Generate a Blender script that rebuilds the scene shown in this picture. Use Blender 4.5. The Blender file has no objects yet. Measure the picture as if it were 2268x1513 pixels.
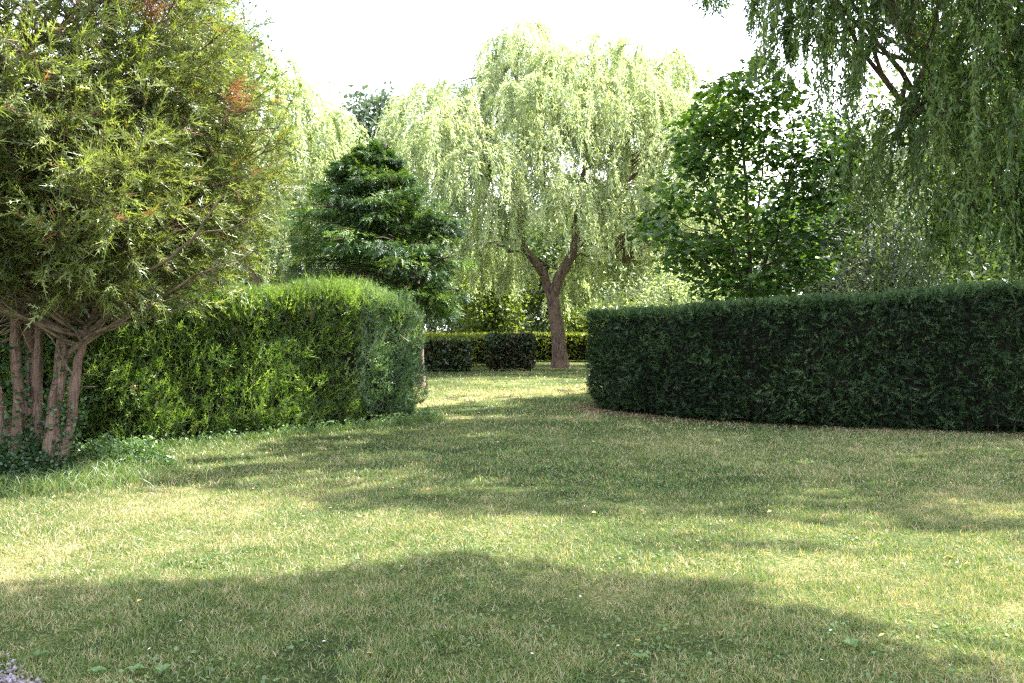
import bpy, math
import numpy as np
from mathutils import Vector

rng = np.random.default_rng(11)
sc = bpy.context.scene
COL = sc.collection

# ------------------------------------------------------------------ camera
F = 1780.0                      # focal length in pixels of the 2268 px wide photograph
CAMH = 1.6
cam_d = bpy.data.cameras.new("camera"); cam = bpy.data.objects.new("camera", cam_d); COL.objects.link(cam)
cam_d.sensor_width = 36.0; cam_d.lens = 36.0 * F / 2268.0
cam_d.clip_start = 0.05; cam_d.clip_end = 3000
cam.location = (0, 0, CAMH)
cam.rotation_euler = (math.radians(90.0) - math.atan(28.5 / F), 0, 0)
sc.camera = cam
sc.render.resolution_x, sc.render.resolution_y = 1024, 683

# ------------------------------------------------------------------ light
SUN_EL, SUN_AZ = math.radians(56), math.radians(66)      # azimuth measured from straight ahead towards the right
S = Vector((math.cos(SUN_EL) * math.sin(SUN_AZ), math.cos(SUN_EL) * math.cos(SUN_AZ), math.sin(SUN_EL)))
sd = bpy.data.lights.new("sun", "SUN"); sun = bpy.data.objects.new("sun", sd); COL.objects.link(sun)
sd.energy = 4.2; sd.angle = math.radians(0.6); sd.color = (1.0, 0.955, 0.87)
sun.rotation_euler = S.to_track_quat('Z', 'Y').to_euler()
sun.location = (20, 20, 40)

w = bpy.data.worlds.new("World"); sc.world = w; w.use_nodes = True
nt = w.node_tree; nt.nodes.clear()
def N(nt, t, **k):
    n = nt.nodes.new(t)
    for a, b in k.items(): setattr(n, a, b)
    return n
out = N(nt, "ShaderNodeOutputWorld"); bg = N(nt, "ShaderNodeBackground")
sky = N(nt, "ShaderNodeTexSky", sky_type='NISHITA', sun_disc=False)
sky.sun_elevation = SUN_EL; sky.sun_rotation = SUN_AZ
sky.air_density = 1.0; sky.dust_density = 1.2; sky.ozone_density = 1.0
# thin high cloud veil, everywhere in the sky
tc = N(nt, "ShaderNodeTexCoord"); mp = N(nt, "ShaderNodeMapping"); mp.inputs['Scale'].default_value = (1, 1, 2.2); mp.inputs['Location'].default_value = (1, .7, 0)
nz = N(nt, "ShaderNodeTexNoise"); nz.inputs['Scale'].default_value = 1.7; nz.inputs['Detail'].default_value = 7
cr = N(nt, "ShaderNodeValToRGB"); cr.color_ramp.elements[0].position = .40; cr.color_ramp.elements[1].position = .60
cr.color_ramp.elements[0].color = (.10, .10, .10, 1); cr.color_ramp.elements[1].color = (.95, .95, .95, 1)
mx = N(nt, "ShaderNodeMix", data_type='RGBA'); mx.inputs[7].default_value = (9.2, 9.4, 9.9, 1)
nt.links.new(tc.outputs['Generated'], mp.inputs[0]); nt.links.new(mp.outputs[0], nz.inputs['Vector'])
nt.links.new(nz.outputs['Fac'], cr.inputs[0]); nt.links.new(cr.outputs[0], mx.inputs[0])
nt.links.new(sky.outputs[0], mx.inputs[6]); nt.links.new(mx.outputs[2], bg.inputs[0]); nt.links.new(bg.outputs[0], out.inputs[0])
bg.inputs['Strength'].default_value = 0.088

sc.view_settings.view_transform = 'Standard'; sc.view_settings.look = 'None'
sc.view_settings.exposure = 2.7; sc.view_settings.gamma = 1.0
sc.render.engine = 'CYCLES'
sc.cycles.max_bounces = 7; sc.cycles.diffuse_bounces = 4; sc.cycles.glossy_bounces = 2; sc.cycles.transmission_bounces = 5
sc.cycles.use_denoising = False; sc.cycles.pixel_filter_type = 'BLACKMAN_HARRIS'; sc.cycles.filter_width = 1.25; sc.cycles.sample_clamp_indirect = 8.0

# ------------------------------------------------------------------ helpers
def at(px, py, d):
    """point at distance d seen at pixel (px, py) of the photograph"""
    return np.array([(px - 1134) / F * d, d, CAMH + (728 - py) / F * d])

def nrm(v): return v / np.maximum(np.linalg.norm(v, axis=-1, keepdims=True), 1e-9)

def mesh(name, V, faces, mat, parent=None, tint=None, smooth=False, extra=None):
    """faces: list of (M,k) int arrays"""
    me = bpy.data.meshes.new(name)
    faces = [f for f in faces if len(f)]
    me.vertices.add(len(V)); me.vertices.foreach_set("co", np.ascontiguousarray(V, np.float32).ravel())
    nl = sum(f.size for f in faces); nf = sum(len(f) for f in faces)
    me.loops.add(nl); me.polygons.add(nf)
    me.loops.foreach_set("vertex_index", np.concatenate([f.ravel() for f in faces]).astype(np.int32))
    tot = np.concatenate([np.full(len(f), f.shape[1], np.int32) for f in faces])
    me.polygons.foreach_set("loop_start", np.concatenate([[0], np.cumsum(tot)[:-1]]).astype(np.int32))
    if smooth: me.polygons.foreach_set("use_smooth", np.ones(nf, bool))
    if tint is not None:
        a = me.attributes.new("tint", 'FLOAT', 'POINT'); a.data.foreach_set("value", np.ascontiguousarray(tint, np.float32))
    for k, v in (extra or {}).items():
        a = me.attributes.new(k, 'FLOAT', 'POINT'); a.data.foreach_set("value", np.ascontiguousarray(v, np.float32))
    me.update(calc_edges=True)
    me.materials.append(mat)
    o = bpy.data.objects.new(name, me); COL.objects.link(o)
    if parent is not None: link_child(o, parent)
    return o

def link_child(o, parent):
    o.parent = parent
    o.matrix_parent_inverse = parent.matrix_world.inverted() if parent.type != 'EMPTY' else __import__('mathutils').Matrix.Translation(-parent.location)

def thing(name, label, cat, loc, group=None):
    o = bpy.data.objects.new(name, None); COL.objects.link(o)
    o.location = (float(loc[0]), float(loc[1]), float(loc[2]) if len(loc) > 2 else 0.0)
    o.empty_display_size = .3
    o["label"] = label; o["category"] = cat
    if group: o["group"] = group
    return o

def tubes(P, R, k=6):
    """P (n,s,3) polylines, R (n,s) radii -> V, quads"""
    n, s = R.shape
    T = np.empty_like(P); T[:, 1:-1] = P[:, 2:] - P[:, :-2]; T[:, 0] = P[:, 1] - P[:, 0]; T[:, -1] = P[:, -1] - P[:, -2]
    T = nrm(T)
    ref = np.where(np.abs(T[:, :1, 2:3]) > .9, np.array([1., 0, 0]), np.array([0, 0, 1.]))
    ref = np.repeat(ref, s, 1)
    U = nrm(np.cross(T, ref)); W = np.cross(T, U)
    a = np.arange(k) * 2 * np.pi / k
    V = P[:, :, None] + R[:, :, None, None] * (np.cos(a)[:, None] * U[:, :, None] + np.sin(a)[:, None] * W[:, :, None])
    i = np.arange(n)[:, None, None] * s * k + np.arange(s - 1)[None, :, None] * k
    j = np.arange(k); j2 = (j + 1) % k
    Q = np.stack([i + j, i + j2, i + k + j2, i + k + j], -1).reshape(-1, 4)
    return V.reshape(-1, 3), Q

def merge(parts):
    V, Fs, o = [], {}, 0
    for v, f in parts:
        V.append(v)
        Fs.setdefault(f.shape[1], []).append(f + o); o += len(v)
    return np.concatenate(V), [np.concatenate(x) for x in Fs.values()]

def tile(tv, tf, P, X, Nn, Sc):
    """copies of a template: X = direction of its length, Nn = rough normal"""
    X = nrm(X); Y = nrm(np.cross(Nn, X)); Z = np.cross(X, Y)
    Sc = np.asarray(Sc); Sc = Sc if Sc.ndim == 2 else np.repeat(Sc[:, None], 3, 1)
    L = tv[None] * Sc[:, None, :]
    V = P[:, None] + L[..., 0:1] * X[:, None] + L[..., 1:2] * Y[:, None] + L[..., 2:3] * Z[:, None]
    n, m = len(P), len(tv)
    Fo = (np.arange(n)[:, None, None] * m + tf[None]).reshape(-1, tf.shape[1])
    return V.reshape(-1, 3), Fo

def smooth_path(pts, n):
    """Catmull-Rom through pts"""
    P = np.array(pts, float); P = np.vstack([2 * P[0] - P[1], P, 2 * P[-1] - P[-2]])
    t = np.linspace(0, len(pts) - 1 - 1e-6, n); i = t.astype(int); f = (t - i)[:, None]
    a, b, c, d = P[i], P[i + 1], P[i + 2], P[i + 3]
    return .5 * ((2 * b) + (c - a) * f + (2 * a - 5 * b + 4 * c - d) * f ** 2 + (3 * b - a - 3 * c + d) * f ** 3)

def rdir(n):
    return nrm(rng.normal(size=(n, 3)))

_perm = np.random.default_rng(3).random((64, 64, 64))
def vnoise(p, s):
    q = np.asarray(p, float) / s; i = np.floor(q).astype(int); f = q - i; f = f * f * (3 - 2 * f); r = 0
    for a in (0, 1):
        for b in (0, 1):
            for c in (0, 1):
                wgt = (f[..., 0] if a else 1 - f[..., 0]) * (f[..., 1] if b else 1 - f[..., 1]) * (f[..., 2] if c else 1 - f[..., 2])
                r = r + wgt * _perm[(i[..., 0] + a) % 64, (i[..., 1] + b) % 64, (i[..., 2] + c) % 64]
    return r
def vn2(x, y, s):
    return vnoise(np.stack([x, y, np.zeros_like(x) + .5], -1), s)

# ---- materials
def leaf_mat(name, stops, trans=.45, gloss=.06, rough=.45, tcol=1.25, nscale=1.2, tb=.5):
    m = bpy.data.materials.new(name); m.use_nodes = True; t = m.node_tree; t.nodes.clear()
    o = N(t, "ShaderNodeOutputMaterial"); at_ = N(t, "ShaderNodeAttribute", attribute_name="tint")
    tcn = N(t, "ShaderNodeNewGeometry"); nz = N(t, "ShaderNodeTexNoise"); nz.inputs['Scale'].default_value = nscale; nz.inputs['Detail'].default_value = 3
    t.links.new(tcn.outputs['Position'], nz.inputs['Vector'])
    ma = N(t, "ShaderNodeMath", operation='MULTIPLY_ADD'); ma.inputs[1].default_value = .7; ma.inputs[2].default_value = -.35
    t.links.new(nz.outputs['Fac'], ma.inputs[0])
    ad = N(t, "ShaderNodeMath", operation='ADD'); t.links.new(at_.outputs['Fac'], ad.inputs[0]); t.links.new(ma.outputs[0], ad.inputs[1])
    cr = N(t, "ShaderNodeValToRGB"); e = cr.color_ramp.elements
    while len(e) > 1: e.remove(e[-1])
    e[0].position = stops[0][0]; e[0].color = (*stops[0][1], 1)
    for p, c in stops[1:]:
        x = e.new(p); x.color = (*c, 1)
    t.links.new(ad.outputs[0], cr.inputs[0])
    di = N(t, "ShaderNodeBsdfDiffuse"); tr = N(t, "ShaderNodeBsdfTranslucent"); gl = N(t, "ShaderNodeBsdfGlossy"); gl.inputs['Roughness'].default_value = rough
    tm = N(t, "ShaderNodeMix", data_type='RGBA', blend_type='MULTIPLY'); tm.inputs[0].default_value = 1; tm.inputs[7].default_value = (tcol * 1.05, tcol * 1.05, tcol * tb, 1)
    tm.clamp_result = False
    t.links.new(cr.outputs[0], di.inputs[0]); t.links.new(cr.outputs[0], tm.inputs[6]); t.links.new(tm.outputs[2], tr.inputs[0])
    m1 = N(t, "ShaderNodeMixShader"); m1.inputs[0].default_value = trans
    m2 = N(t, "ShaderNodeMixShader"); m2.inputs[0].default_value = gloss
    gl.inputs[0].default_value = (.9, .95, 1, 1)
    t.links.new(di.outputs[0], m1.inputs[1]); t.links.new(tr.outputs[0], m1.inputs[2])
    t.links.new(m1.outputs[0], m2.inputs[1]); t.links.new(gl.outputs[0], m2.inputs[2]); t.links.new(m2.outputs[0], o.inputs[0])
    return m

def bark_mat(name, c1, c2, scale=9, bump=.6, stretch=.25, c3=None):
    m = bpy.data.materials.new(name); m.use_nodes = True; t = m.node_tree; b = t.nodes["Principled BSDF"]
    g = N(t, "ShaderNodeTexCoord"); mp = N(t, "ShaderNodeMapping"); mp.inputs['Scale'].default_value = (1, 1, stretch)
    nz = N(t, "ShaderNodeTexNoise"); nz.inputs['Scale'].default_value = scale; nz.inputs['Detail'].default_value = 8; nz.inputs['Roughness'].default_value = .7
    n2 = N(t, "ShaderNodeTexNoise"); n2.inputs['Scale'].default_value = 2.3; n2.inputs['Detail'].default_value = 4
    cr = N(t, "ShaderNodeValToRGB"); cr.color_ramp.elements[0].position = .36; cr.color_ramp.elements[1].position = .64
    cr.color_ramp.elements[0].color = (*c1, 1); cr.color_ramp.elements[1].color = (*c2, 1)
    mx = N(t, "ShaderNodeMix", data_type='RGBA'); mx.inputs[7].default_value = (*(c3 or c2), 1)
    r2 = N(t, "ShaderNodeMapRange"); r2.inputs[1].default_value = .52; r2.inputs[2].default_value = .62
    bp = N(t, "ShaderNodeBump"); bp.inputs['Strength'].default_value = bump; bp.inputs['Distance'].default_value = .03
    L = t.links.new
    L(g.outputs['Object'], mp.inputs[0]); L(mp.outputs[0], nz.inputs['Vector']); L(g.outputs['Object'], n2.inputs['Vector'])
    L(nz.outputs['Fac'], cr.inputs[0]); L(cr.outputs[0], mx.inputs[6]); L(n2.outputs['Fac'], r2.inputs[0]); L(r2.outputs[0], mx.inputs[0])
    L(mx.outputs[2], b.inputs['Base Color']); L(nz.outputs['Fac'], bp.inputs['Height']); L(bp.outputs[0], b.inputs['Normal'])
    b.inputs['Roughness'].default_value = .9; b.inputs['Specular IOR Level'].default_value = .2
    return m

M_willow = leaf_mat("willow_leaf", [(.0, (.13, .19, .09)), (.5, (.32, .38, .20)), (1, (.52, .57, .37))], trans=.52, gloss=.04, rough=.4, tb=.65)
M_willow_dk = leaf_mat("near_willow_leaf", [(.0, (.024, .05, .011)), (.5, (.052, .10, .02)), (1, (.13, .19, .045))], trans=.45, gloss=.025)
M_thuja = leaf_mat("left_conifer_leaf", [(0, (.20, .10, .055)), (.12, (.034, .044, .012)), (.5, (.088, .122, .028)), (1, (.25, .29, .085))], trans=.4, gloss=.035, rough=.4)
M_hedge_l = leaf_mat("cypress_hedge_leaf", [(0, (.15, .085, .045)), (.08, (.022, .045, .011)), (.5, (.078, .140, .028)), (1, (.22, .31, .07))], trans=.45, gloss=.025, rough=.4)
M_hedge_r = leaf_mat("clipped_hedge_leaf", [(0, (.006, .014, .005)), (.07, (.007, .016, .006)), (.5, (.019, .042, .015)), (1, (.085, .14, .05))], trans=.15, gloss=.012, rough=.4)
M_dark = leaf_mat("dark_conifer_leaf", [(0, (.010, .028, .009)), (.5, (.032, .075, .015)), (1, (.14, .22, .035))], trans=.3, gloss=.025)
M_maple = leaf_mat("maple_leaf", [(0, (.016, .042, .010)), (.5, (.042, .095, .017)), (1, (.11, .19, .03))], trans=.5, gloss=.03, rough=.38)
M_golden = leaf_mat("golden_hedge_leaf", [(0, (.07, .10, .015)), (.5, (.16, .20, .025)), (1, (.27, .29, .035))], trans=.4, gloss=.04)
M_far = leaf_mat("far_leaf", [(0, (.05, .085, .025)), (.5, (.085, .13, .04)), (1, (.13, .18, .055))], trans=.4, gloss=.04, nscale=.4)
M_far_yel = leaf_mat("far_yellow_leaf", [(0, (.08, .12, .02)), (.5, (.13, .18, .03)), (1, (.19, .23, .05))], trans=.45, gloss=.04, nscale=.6)
M_far_grey = leaf_mat("far_grey_leaf", [(0, (.07, .10, .06)), (.5, (.12, .16, .095)), (1, (.18, .22, .13))], trans=.35, gloss=.06, nscale=.6)
M_far_blue = leaf_mat("far_blue_leaf", [(0, (.05, .08, .05)), (.5, (.075, .11, .07)), (1, (.11, .15, .09))], trans=.3, gloss=.04, nscale=.15)
M_ivy = leaf_mat("ivy_leaf", [(0, (.02, .05, .015)), (.5, (.03, .065, .02)), (1, (.08, .14, .05))], trans=.25, gloss=.03, rough=.3)
M_weed = leaf_mat("weed_leaf", [(0, (.05, .10, .03)), (.5, (.09, .16, .05)), (1, (.15, .23, .09))], trans=.4, gloss=.03)
M_grass = leaf_mat("grass_blade", [(0, (.05, .10, .028)), (.35, (.10, .165, .045)), (.55, (.165, .21, .075)), (.74, (.30, .26, .155)), (1, (.47, .39, .28))], trans=.40, gloss=.03, rough=.45, nscale=5)
M_bark_w = bark_mat("willow_bark", (.055, .035, .028), (.20, .14, .115), 12, .9, .3, (.17, .12, .08))
M_bark_c = bark_mat("conifer_bark", (.055, .034, .025), (.24, .165, .125), 30, 1.0, .10, (.15, .095, .07))
M_twig = bark_mat("conifer_twig", (.035, .024, .017), (.17, .13, .09), 8, .2, 1)
M_bark_d = bark_mat("dark_bark", (.03, .022, .018), (.08, .06, .045), 14, .6, .3)
M_bark_p = bark_mat("pinkish_bark", (.16, .10, .085), (.34, .25, .21), 14, .5, .3)
M_core = bark_mat("hedge_shade_core", (.003, .003, .002), (.012, .009, .006), 6, .8, 1)  # near black: shade between the hedge leaves put into the colour

# ---- templates
def spray_template(nb=6, spread=1.0, droop=.12, seed=0, wd0=.04):
    """flat fan of scale-leaf sprigs, unit length along X, in the XY plane"""
    r = np.random.default_rng(seed); V = []; Fq = []
    def sliver(a, b, wd):
        a = np.array(a); b = np.array(b); d = nrm(b - a); s = np.cross([0, 0, 1.], d) * wd; m = a + (b - a) * .22
        i = len(V); V.extend([m + s, b, a - s * .6 if len(V) % 2 else m - s]); Fq.append([i, i + 1, i + 2])
    z = lambda x: -droop * x * x
    sliver((0, 0, 0), (1, 0, z(1)), wd0 * .9)
    for k in range(nb):
        x = .12 + .75 * k / nb
        for sgn in (-1, 1):
            L = (.50 - .33 * k / nb) * (.8 + .4 * r.random()) * spread
            an = math.radians(38 + 16 * r.random())
            sliver((x, 0, z(x)), (x + L * math.cos(an), sgn * L * math.sin(an), z(x + L * .7) + .10 * (r.random() - .5)), wd0)
            x += .04
    return np.array(V), np.array(Fq)
SPR = [spray_template(6, 1, .12, s) for s in range(3)]
SPR_S = [spray_template(3, 1.15, .15, s) for s in range(3, 6)]
SPR_F = [spray_template(3, .62, .25, s, .050) for s in range(6, 11)]
SPR_C = [spray_template(3, .48, .28, s, .042) for s in range(20, 26)]
SPR_R = [spray_template(3, .62, .28, s, .052) for s in range(11, 15)]
LEAF3 = (np.array([[0, .30, 0], [.28, -.55, .04], [1, .1, -.08]]), np.array([[0, 1, 2]]))
LEAF = (np.array([[0, 0, 0], [.45, .5, .06], [1, 0, -.12], [.45, -.5, .06]]), np.array([[0, 1, 2], [0, 2, 3]]))

def tile_multi(tpls, P, X, Nn, Sc, tint):
    parts, tt = [], []
    idx = rng.integers(0, len(tpls), len(P))
    for k, (tv, tf) in enumerate(tpls):
        m = idx == k
        if not m.any(): continue
        parts.append(tile(tv, tf, P[m], X[m], Nn[m], Sc[m])); tt.append(np.repeat(tint[m], len(tv)))
    V, Fs = merge(parts)
    return V, Fs, np.concatenate(tt)

# ================================================================== GROUND
def seg_dist(x, y, a, b):
    """signed distance to the line a-b"""
    dx, dy = b[0] - a[0], b[1] - a[1]; L = math.hypot(dx, dy)
    return ((x - a[0]) * -dy + (y - a[1]) * dx) / L
PA, PB = (-1.95, 18.2), (2.0, 21.8)            # middle of the worn track across the far lawn
GA, GB = (-2.27, 3.63), (-2.92, 4.22)           # edge of the gravel path at lower left
def gravel_side(x, y):                          # >0 inside the gravel
    return seg_dist(x, y, GA, GB)
def height(x, y):
    return .05 * (vn2(x, y, 3.1) - .5) + .02 * (vn2(x, y, .8) - .5)
def dryness(x, y):
    n = .30 * vn2(x, y, 2.1) + .28 * vn2(x + 9, y, .8) + .22 * vn2(x, y + 5, .3) + .2 * vn2(x + 5, y + 5, .12)
    d = .40 + 1.0 * (n - .5)
    tr = np.abs(seg_dist(x, y, PA, PB)); d += .30 * np.clip(1 - tr / 1.5, 0, 1) ** .7 * np.clip((y - 14) / 2, 0, 1)
    d += .20 * np.exp(-(((x + 3.0) / 1.7) ** 2 + ((y - 6.6) / 1.5) ** 2))
    d += .12 * np.exp(-(((x - 2.6) / 1.5) ** 2 + ((y - 4.6) / .8) ** 2))
    d -= .10 * np.exp(-(((x - .3) / 2.0) ** 2 + ((y - 6.2) / .7) ** 2))
    d += .22 * np.exp(-((y - 14.6 + 0 * x) / .5) ** 2) * (np.abs(x) < 1.6)
    d += .5 * np.exp(-(((x - 2.1) / 1.1) ** 2 + ((y - 32.6) / .9) ** 2))
    d -= .22 * np.exp(-((seg_dist(x, y, PA, PB) + 2.3) / .7) ** 2) * (y > 13)
    return np.clip(d, 0, 1)

xs = np.concatenate([[-700, -300, -150, -80, -45, -28, -20], np.arange(-14, 14.01, .22), [17, 20, 28, 45, 80, 150, 300, 700]])
ys = np.concatenate([[-300, -100, -40, -15, -6, -1], np.arange(1, 24, .2), np.arange(24, 48, .5), [50, 56, 65, 80, 110, 160, 250, 450, 900]])
X, Y = np.meshgrid(xs, ys)
Z = height(X, Y) * np.exp(-(np.maximum(0, np.hypot(X, Y) - 40) / 20))
nx, ny = len(xs), len(ys)
i = (np.arange(ny - 1)[:, None] * nx + np.arange(nx - 1)[None]).reshape(-1)
Q = np.stack([i, i + 1, i + nx + 1, i + nx], -1)
m = bpy.data.materials.new("lawn_soil"); m.use_nodes = True; t = m.node_tree; b = t.nodes["Principled BSDF"]
a_ = N(t, "ShaderNodeAttribute", attribute_name="dry"); g = N(t, "ShaderNodeNewGeometry")
n1 = N(t, "ShaderNodeTexNoise"); n1.inputs['Scale'].default_value = 45; n1.inputs['Detail'].default_value = 8; n1.inputs['Roughness'].default_value = .75
t.links.new(g.outputs['Position'], n1.inputs['Vector'])
ma = N(t, "ShaderNodeMath", operation='MULTIPLY_ADD'); ma.inputs[1].default_value = 1.9; ma.inputs[2].default_value = -1.05
ad = N(t, "ShaderNodeMath", operation='ADD'); t.links.new(n1.outputs['Fac'], ma.inputs[0]); t.links.new(ma.outputs[0], ad.inputs[0]); t.links.new(a_.outputs['Fac'], ad.inputs[1])
cr = N(t, "ShaderNodeValToRGB"); e = cr.color_ramp.elements
e[0].position = .1; e[0].color = (.018, .028, .010, 1); e[1].position = 1; e[1].color = (.40, .32, .22, 1)
x = e.new(.45); x.color = (.075, .10, .028, 1); x = e.new(.65); x.color = (.22, .19, .09, 1)
t.links.new(ad.outputs[0], cr.inputs[0]); t.links.new(cr.outputs[0], b.inputs['Base Color'])
bp = N(t, "ShaderNodeBump"); bp.inputs['Strength'].default_value = .8; bp.inputs['Distance'].default_value = .03
t.links.new(n1.outputs['Fac'], bp.inputs['Height']); t.links.new(bp.outputs[0], b.inputs['Normal'])
b.inputs['Roughness'].default_value = .95; b.inputs['Specular IOR Level'].default_value = .1
ground = mesh("ground", np.stack([X, Y, Z], -1).reshape(-1, 3), [Q], m, smooth=True, extra={"dry": dryness(X, Y).ravel()})
ground["kind"] = "structure"; ground["label"] = "mown lawn with dry straw coloured patches between the hedges"

# --- plan outlines of the two near hedges (used by grass, too)
HL = smooth_path([(-11, 5.2), (-8.5, 7.8), (-6.6, 9.5), (-5.3, 10.55), (-3.2, 12.35), (-1.95, 13.7), (-1.6, 14.3), (-1.72, 14.95), (-2.4, 15.5), (-4.2, 14.2), (-6.6, 12.0), (-9.5, 9.4), (-12, 7.0)], 150)
HR = smooth_path([(13, 11.3), (10, 11.5), (7.6, 11.95), (5.3, 12.65), (3.3, 13.85), (2.0, 15.05), (1.6, 15.8), (1.62, 16.6), (2.1, 17.2), (3.0, 16.9), (4.4, 15.3), (6, 14.4), (9, 13.6), (13, 13.2)], 150)
def inside(poly, x, y):
    c = np.zeros(x.shape, bool); a = poly; b = np.roll(poly, -1, 0)
    for (x0, y0), (x1, y1) in zip(a[:, :2], b[:, :2]):
        k = ((y0 > y) != (y1 > y)) & (x < (x1 - x0) * (y - y0) / (y1 - y0 + 1e-12) + x0); c ^= k
    return c

# --- grass: every blade a tapered leaf of its own
def blades(y0, y1, per_m2, ln, wd, half=.70):
    area = half * (y1 ** 2 - y0 ** 2) + 2 * (y1 - y0)
    n = int(area * per_m2)
    y = np.sqrt(rng.random(n) * (y1 ** 2 - y0 ** 2) + y0 ** 2)
    x = (rng.random(n) * 2 - 1) * (half * y + .5)
    clump = vn2(x, y, .09) * .6 + vn2(x + 3, y, .25) * .4
    keep = rng.random(n) < .25 + 1.3 * np.clip(clump - .2, 0, 1)
    keep &= ~inside(HL, x, y) & ~inside(HR, x, y) & ~(gravel_side(x, y) > rng.normal(0, .05, n))
    d = dryness(x, y); bare = (vn2(x + 40, y, .5) > .78) & (rng.random(n) < .7)
    keep &= ~bare & (rng.random(n) > .45 * (d > .85))
    x, y, d, clump = x[keep], y[keep], d[keep], clump[keep]; n = len(x)
    az = rng.random(n) * 2 * np.pi; lean = np.abs(rng.normal(.55, .38, n)).clip(0, 1.35)
    L = ln * (.45 + 1.0 * rng.random(n)) * (.6 + .8 * clump)
    D = np.stack([np.cos(az) * np.sin(lean), np.sin(az) * np.sin(lean), np.cos(lean)], -1)
    side = nrm(np.cross(D, rng.normal(size=(n, 3)))) * (wd * (.6 + .8 * rng.random(n)))[:, None]
    base = np.stack([x, y, height(x, y) - .003], -1)
    mid = base + D * (L * .5)[:, None]
    tip = base + D * L[:, None] + np.stack([np.cos(az), np.sin(az), -np.ones(n) * .6], -1) * (L * .22 * rng.random(n))[:, None]
    V = np.stack([base - side * .9, base + side * .9 + D * (L * .25)[:, None], tip], 1).reshape(-1, 3)
    k = np.arange(n)[:, None] * 3
    tint = np.where(rng.random(n) < .08 + .85 * d, .62 + .38 * rng.random(n), .1 + .45 * rng.random(n))
    tint = .75 * tint + .25 * (d + .1)
    return V, np.zeros((0, 4), int), k + [[0, 1, 2]], np.repeat(tint, 3)
Vs, Qs, Ts, tt, o_ = [], [], [], [], 0
for args in [(3.3, 5.2, 15000, .036, .0023), (5.2, 8, 7000, .040, .0034), (8, 12.5, 2300, .048, .0058), (12.5, 22, 520, .06, .011), (22, 44, 60, .07, .022)]:
    v, q, tr, ti = blades(*args); Vs.append(v); Qs.append(q + o_); Ts.append(tr + o_); tt.append(ti); o_ += len(v)
grass = mesh("grass", np.concatenate(Vs), [np.concatenate(Qs), np.concatenate(Ts)], M_grass, tint=np.concatenate(tt))
grass["kind"] = "stuff"; grass["label"] = "short mown grass with dry straw blades across the lawn"; grass["category"] = "grass"

# --- clover and daisies in the lawn, dead leaves, litter under the right hedge
def flat_leaves(name, x, y, size, tint, mat, label, cat, zoff=.012, asp=.7, tilt=.5, tpl=LEAF):
    n = len(x); az = rng.random(n) * 2 * np.pi
    Xd = np.stack([np.cos(az), np.sin(az), rng.normal(0, tilt * .4, n)], -1)
    Nn = np.stack([rng.normal(0, tilt, n), rng.normal(0, tilt, n), np.ones(n)], -1)
    P = np.stack([x, y, height(x, y) + zoff * (.4 + rng.random(n))], -1)
    V, Fo = tile(tpl[0], tpl[1], P, Xd, Nn, np.stack([size, size * asp, size], -1))
    o = mesh(name, V, [Fo], mat, tint=np.repeat(tint, len(tpl[0])))
    o["kind"] = "stuff"; o["label"] = label; o["category"] = cat
    return o
n = 26000; y = np.sqrt(rng.random(n) * (13 ** 2 - 3.3 ** 2) + 3.3 ** 2); x = (rng.random(n) * 2 - 1) * .7 * y
k = (vn2(x + 20, y + 3, .45) * .6 + vn2(x, y + 30, 1.3) * .4 > .56) & (gravel_side(x, y) < .05); x, y = x[k], y[k]; n = len(x)
flat_leaves("clover", x, y, .012 + .018 * rng.random(n), .3 + .6 * rng.random(n), M_weed, "small round clover leaves patched through the lawn", "clover", .022, .9)
M_white = leaf_mat("petal", [(0, (.7, .7, .66)), (1, (.85, .85, .8))], trans=.3, gloss=.02)
M_yel = leaf_mat("fallen_leaf", [(0, (.28, .14, .05)), (.5, (.5, .36, .10)), (1, (.6, .52, .16))], trans=.3, gloss=.05)
M_litter = leaf_mat("dead_litter", [(0, (.07, .04, .03)), (.5, (.16, .09, .065)), (1, (.30, .20, .14))], trans=.1, gloss=.02)
# closed daisy buds: little discs on short stalks
disc = np.array([[0, 0, 0]] + [[math.cos(a) * .5, math.sin(a) * .5, .08] for a in np.arange(6) * math.pi / 3]); discf = np.array([[0, i + 1, (i + 1) % 6 + 1] for i in range(6)])
n = 60; y = 3.6 + 9 * rng.random(n) ** 1.2; x = (rng.random(n) * 2 - 1) * .62 * y
flat_leaves("daisy_flowers", x, y, np.full(n, .016), rng.random(n), M_white, "tiny white daisies scattered in the shaded lawn", "flowers", .045, 1, .3, (disc, discf))
n = 70; y = 3.8 + 10 * rng.random(n); x = (rng.random(n) * 2 - 1) * .6 * y
flat_leaves("fallen_leaves", x, y, .03 + .03 * rng.random(n), rng.random(n), M_yel, "dry yellow and brown fallen leaves lying on the lawn", "fallen leaves", .035, .5)
seg = rng.integers(2, 118, 9000); base = HR[seg] + (HR[(seg + 1) % 150] - HR[seg]) * rng.random(9000)[:, None]
x = base[:, 0] + rng.normal(0, .22, 9000); y = base[:, 1] + rng.normal(-.12, .22, 9000)
flat_leaves("leaf_litter", x, y, .02 + .035 * rng.random(9000), rng.random(9000), M_litter, "reddish brown dead litter strip along the foot of the right hedge", "litter", .02, .35)

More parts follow.
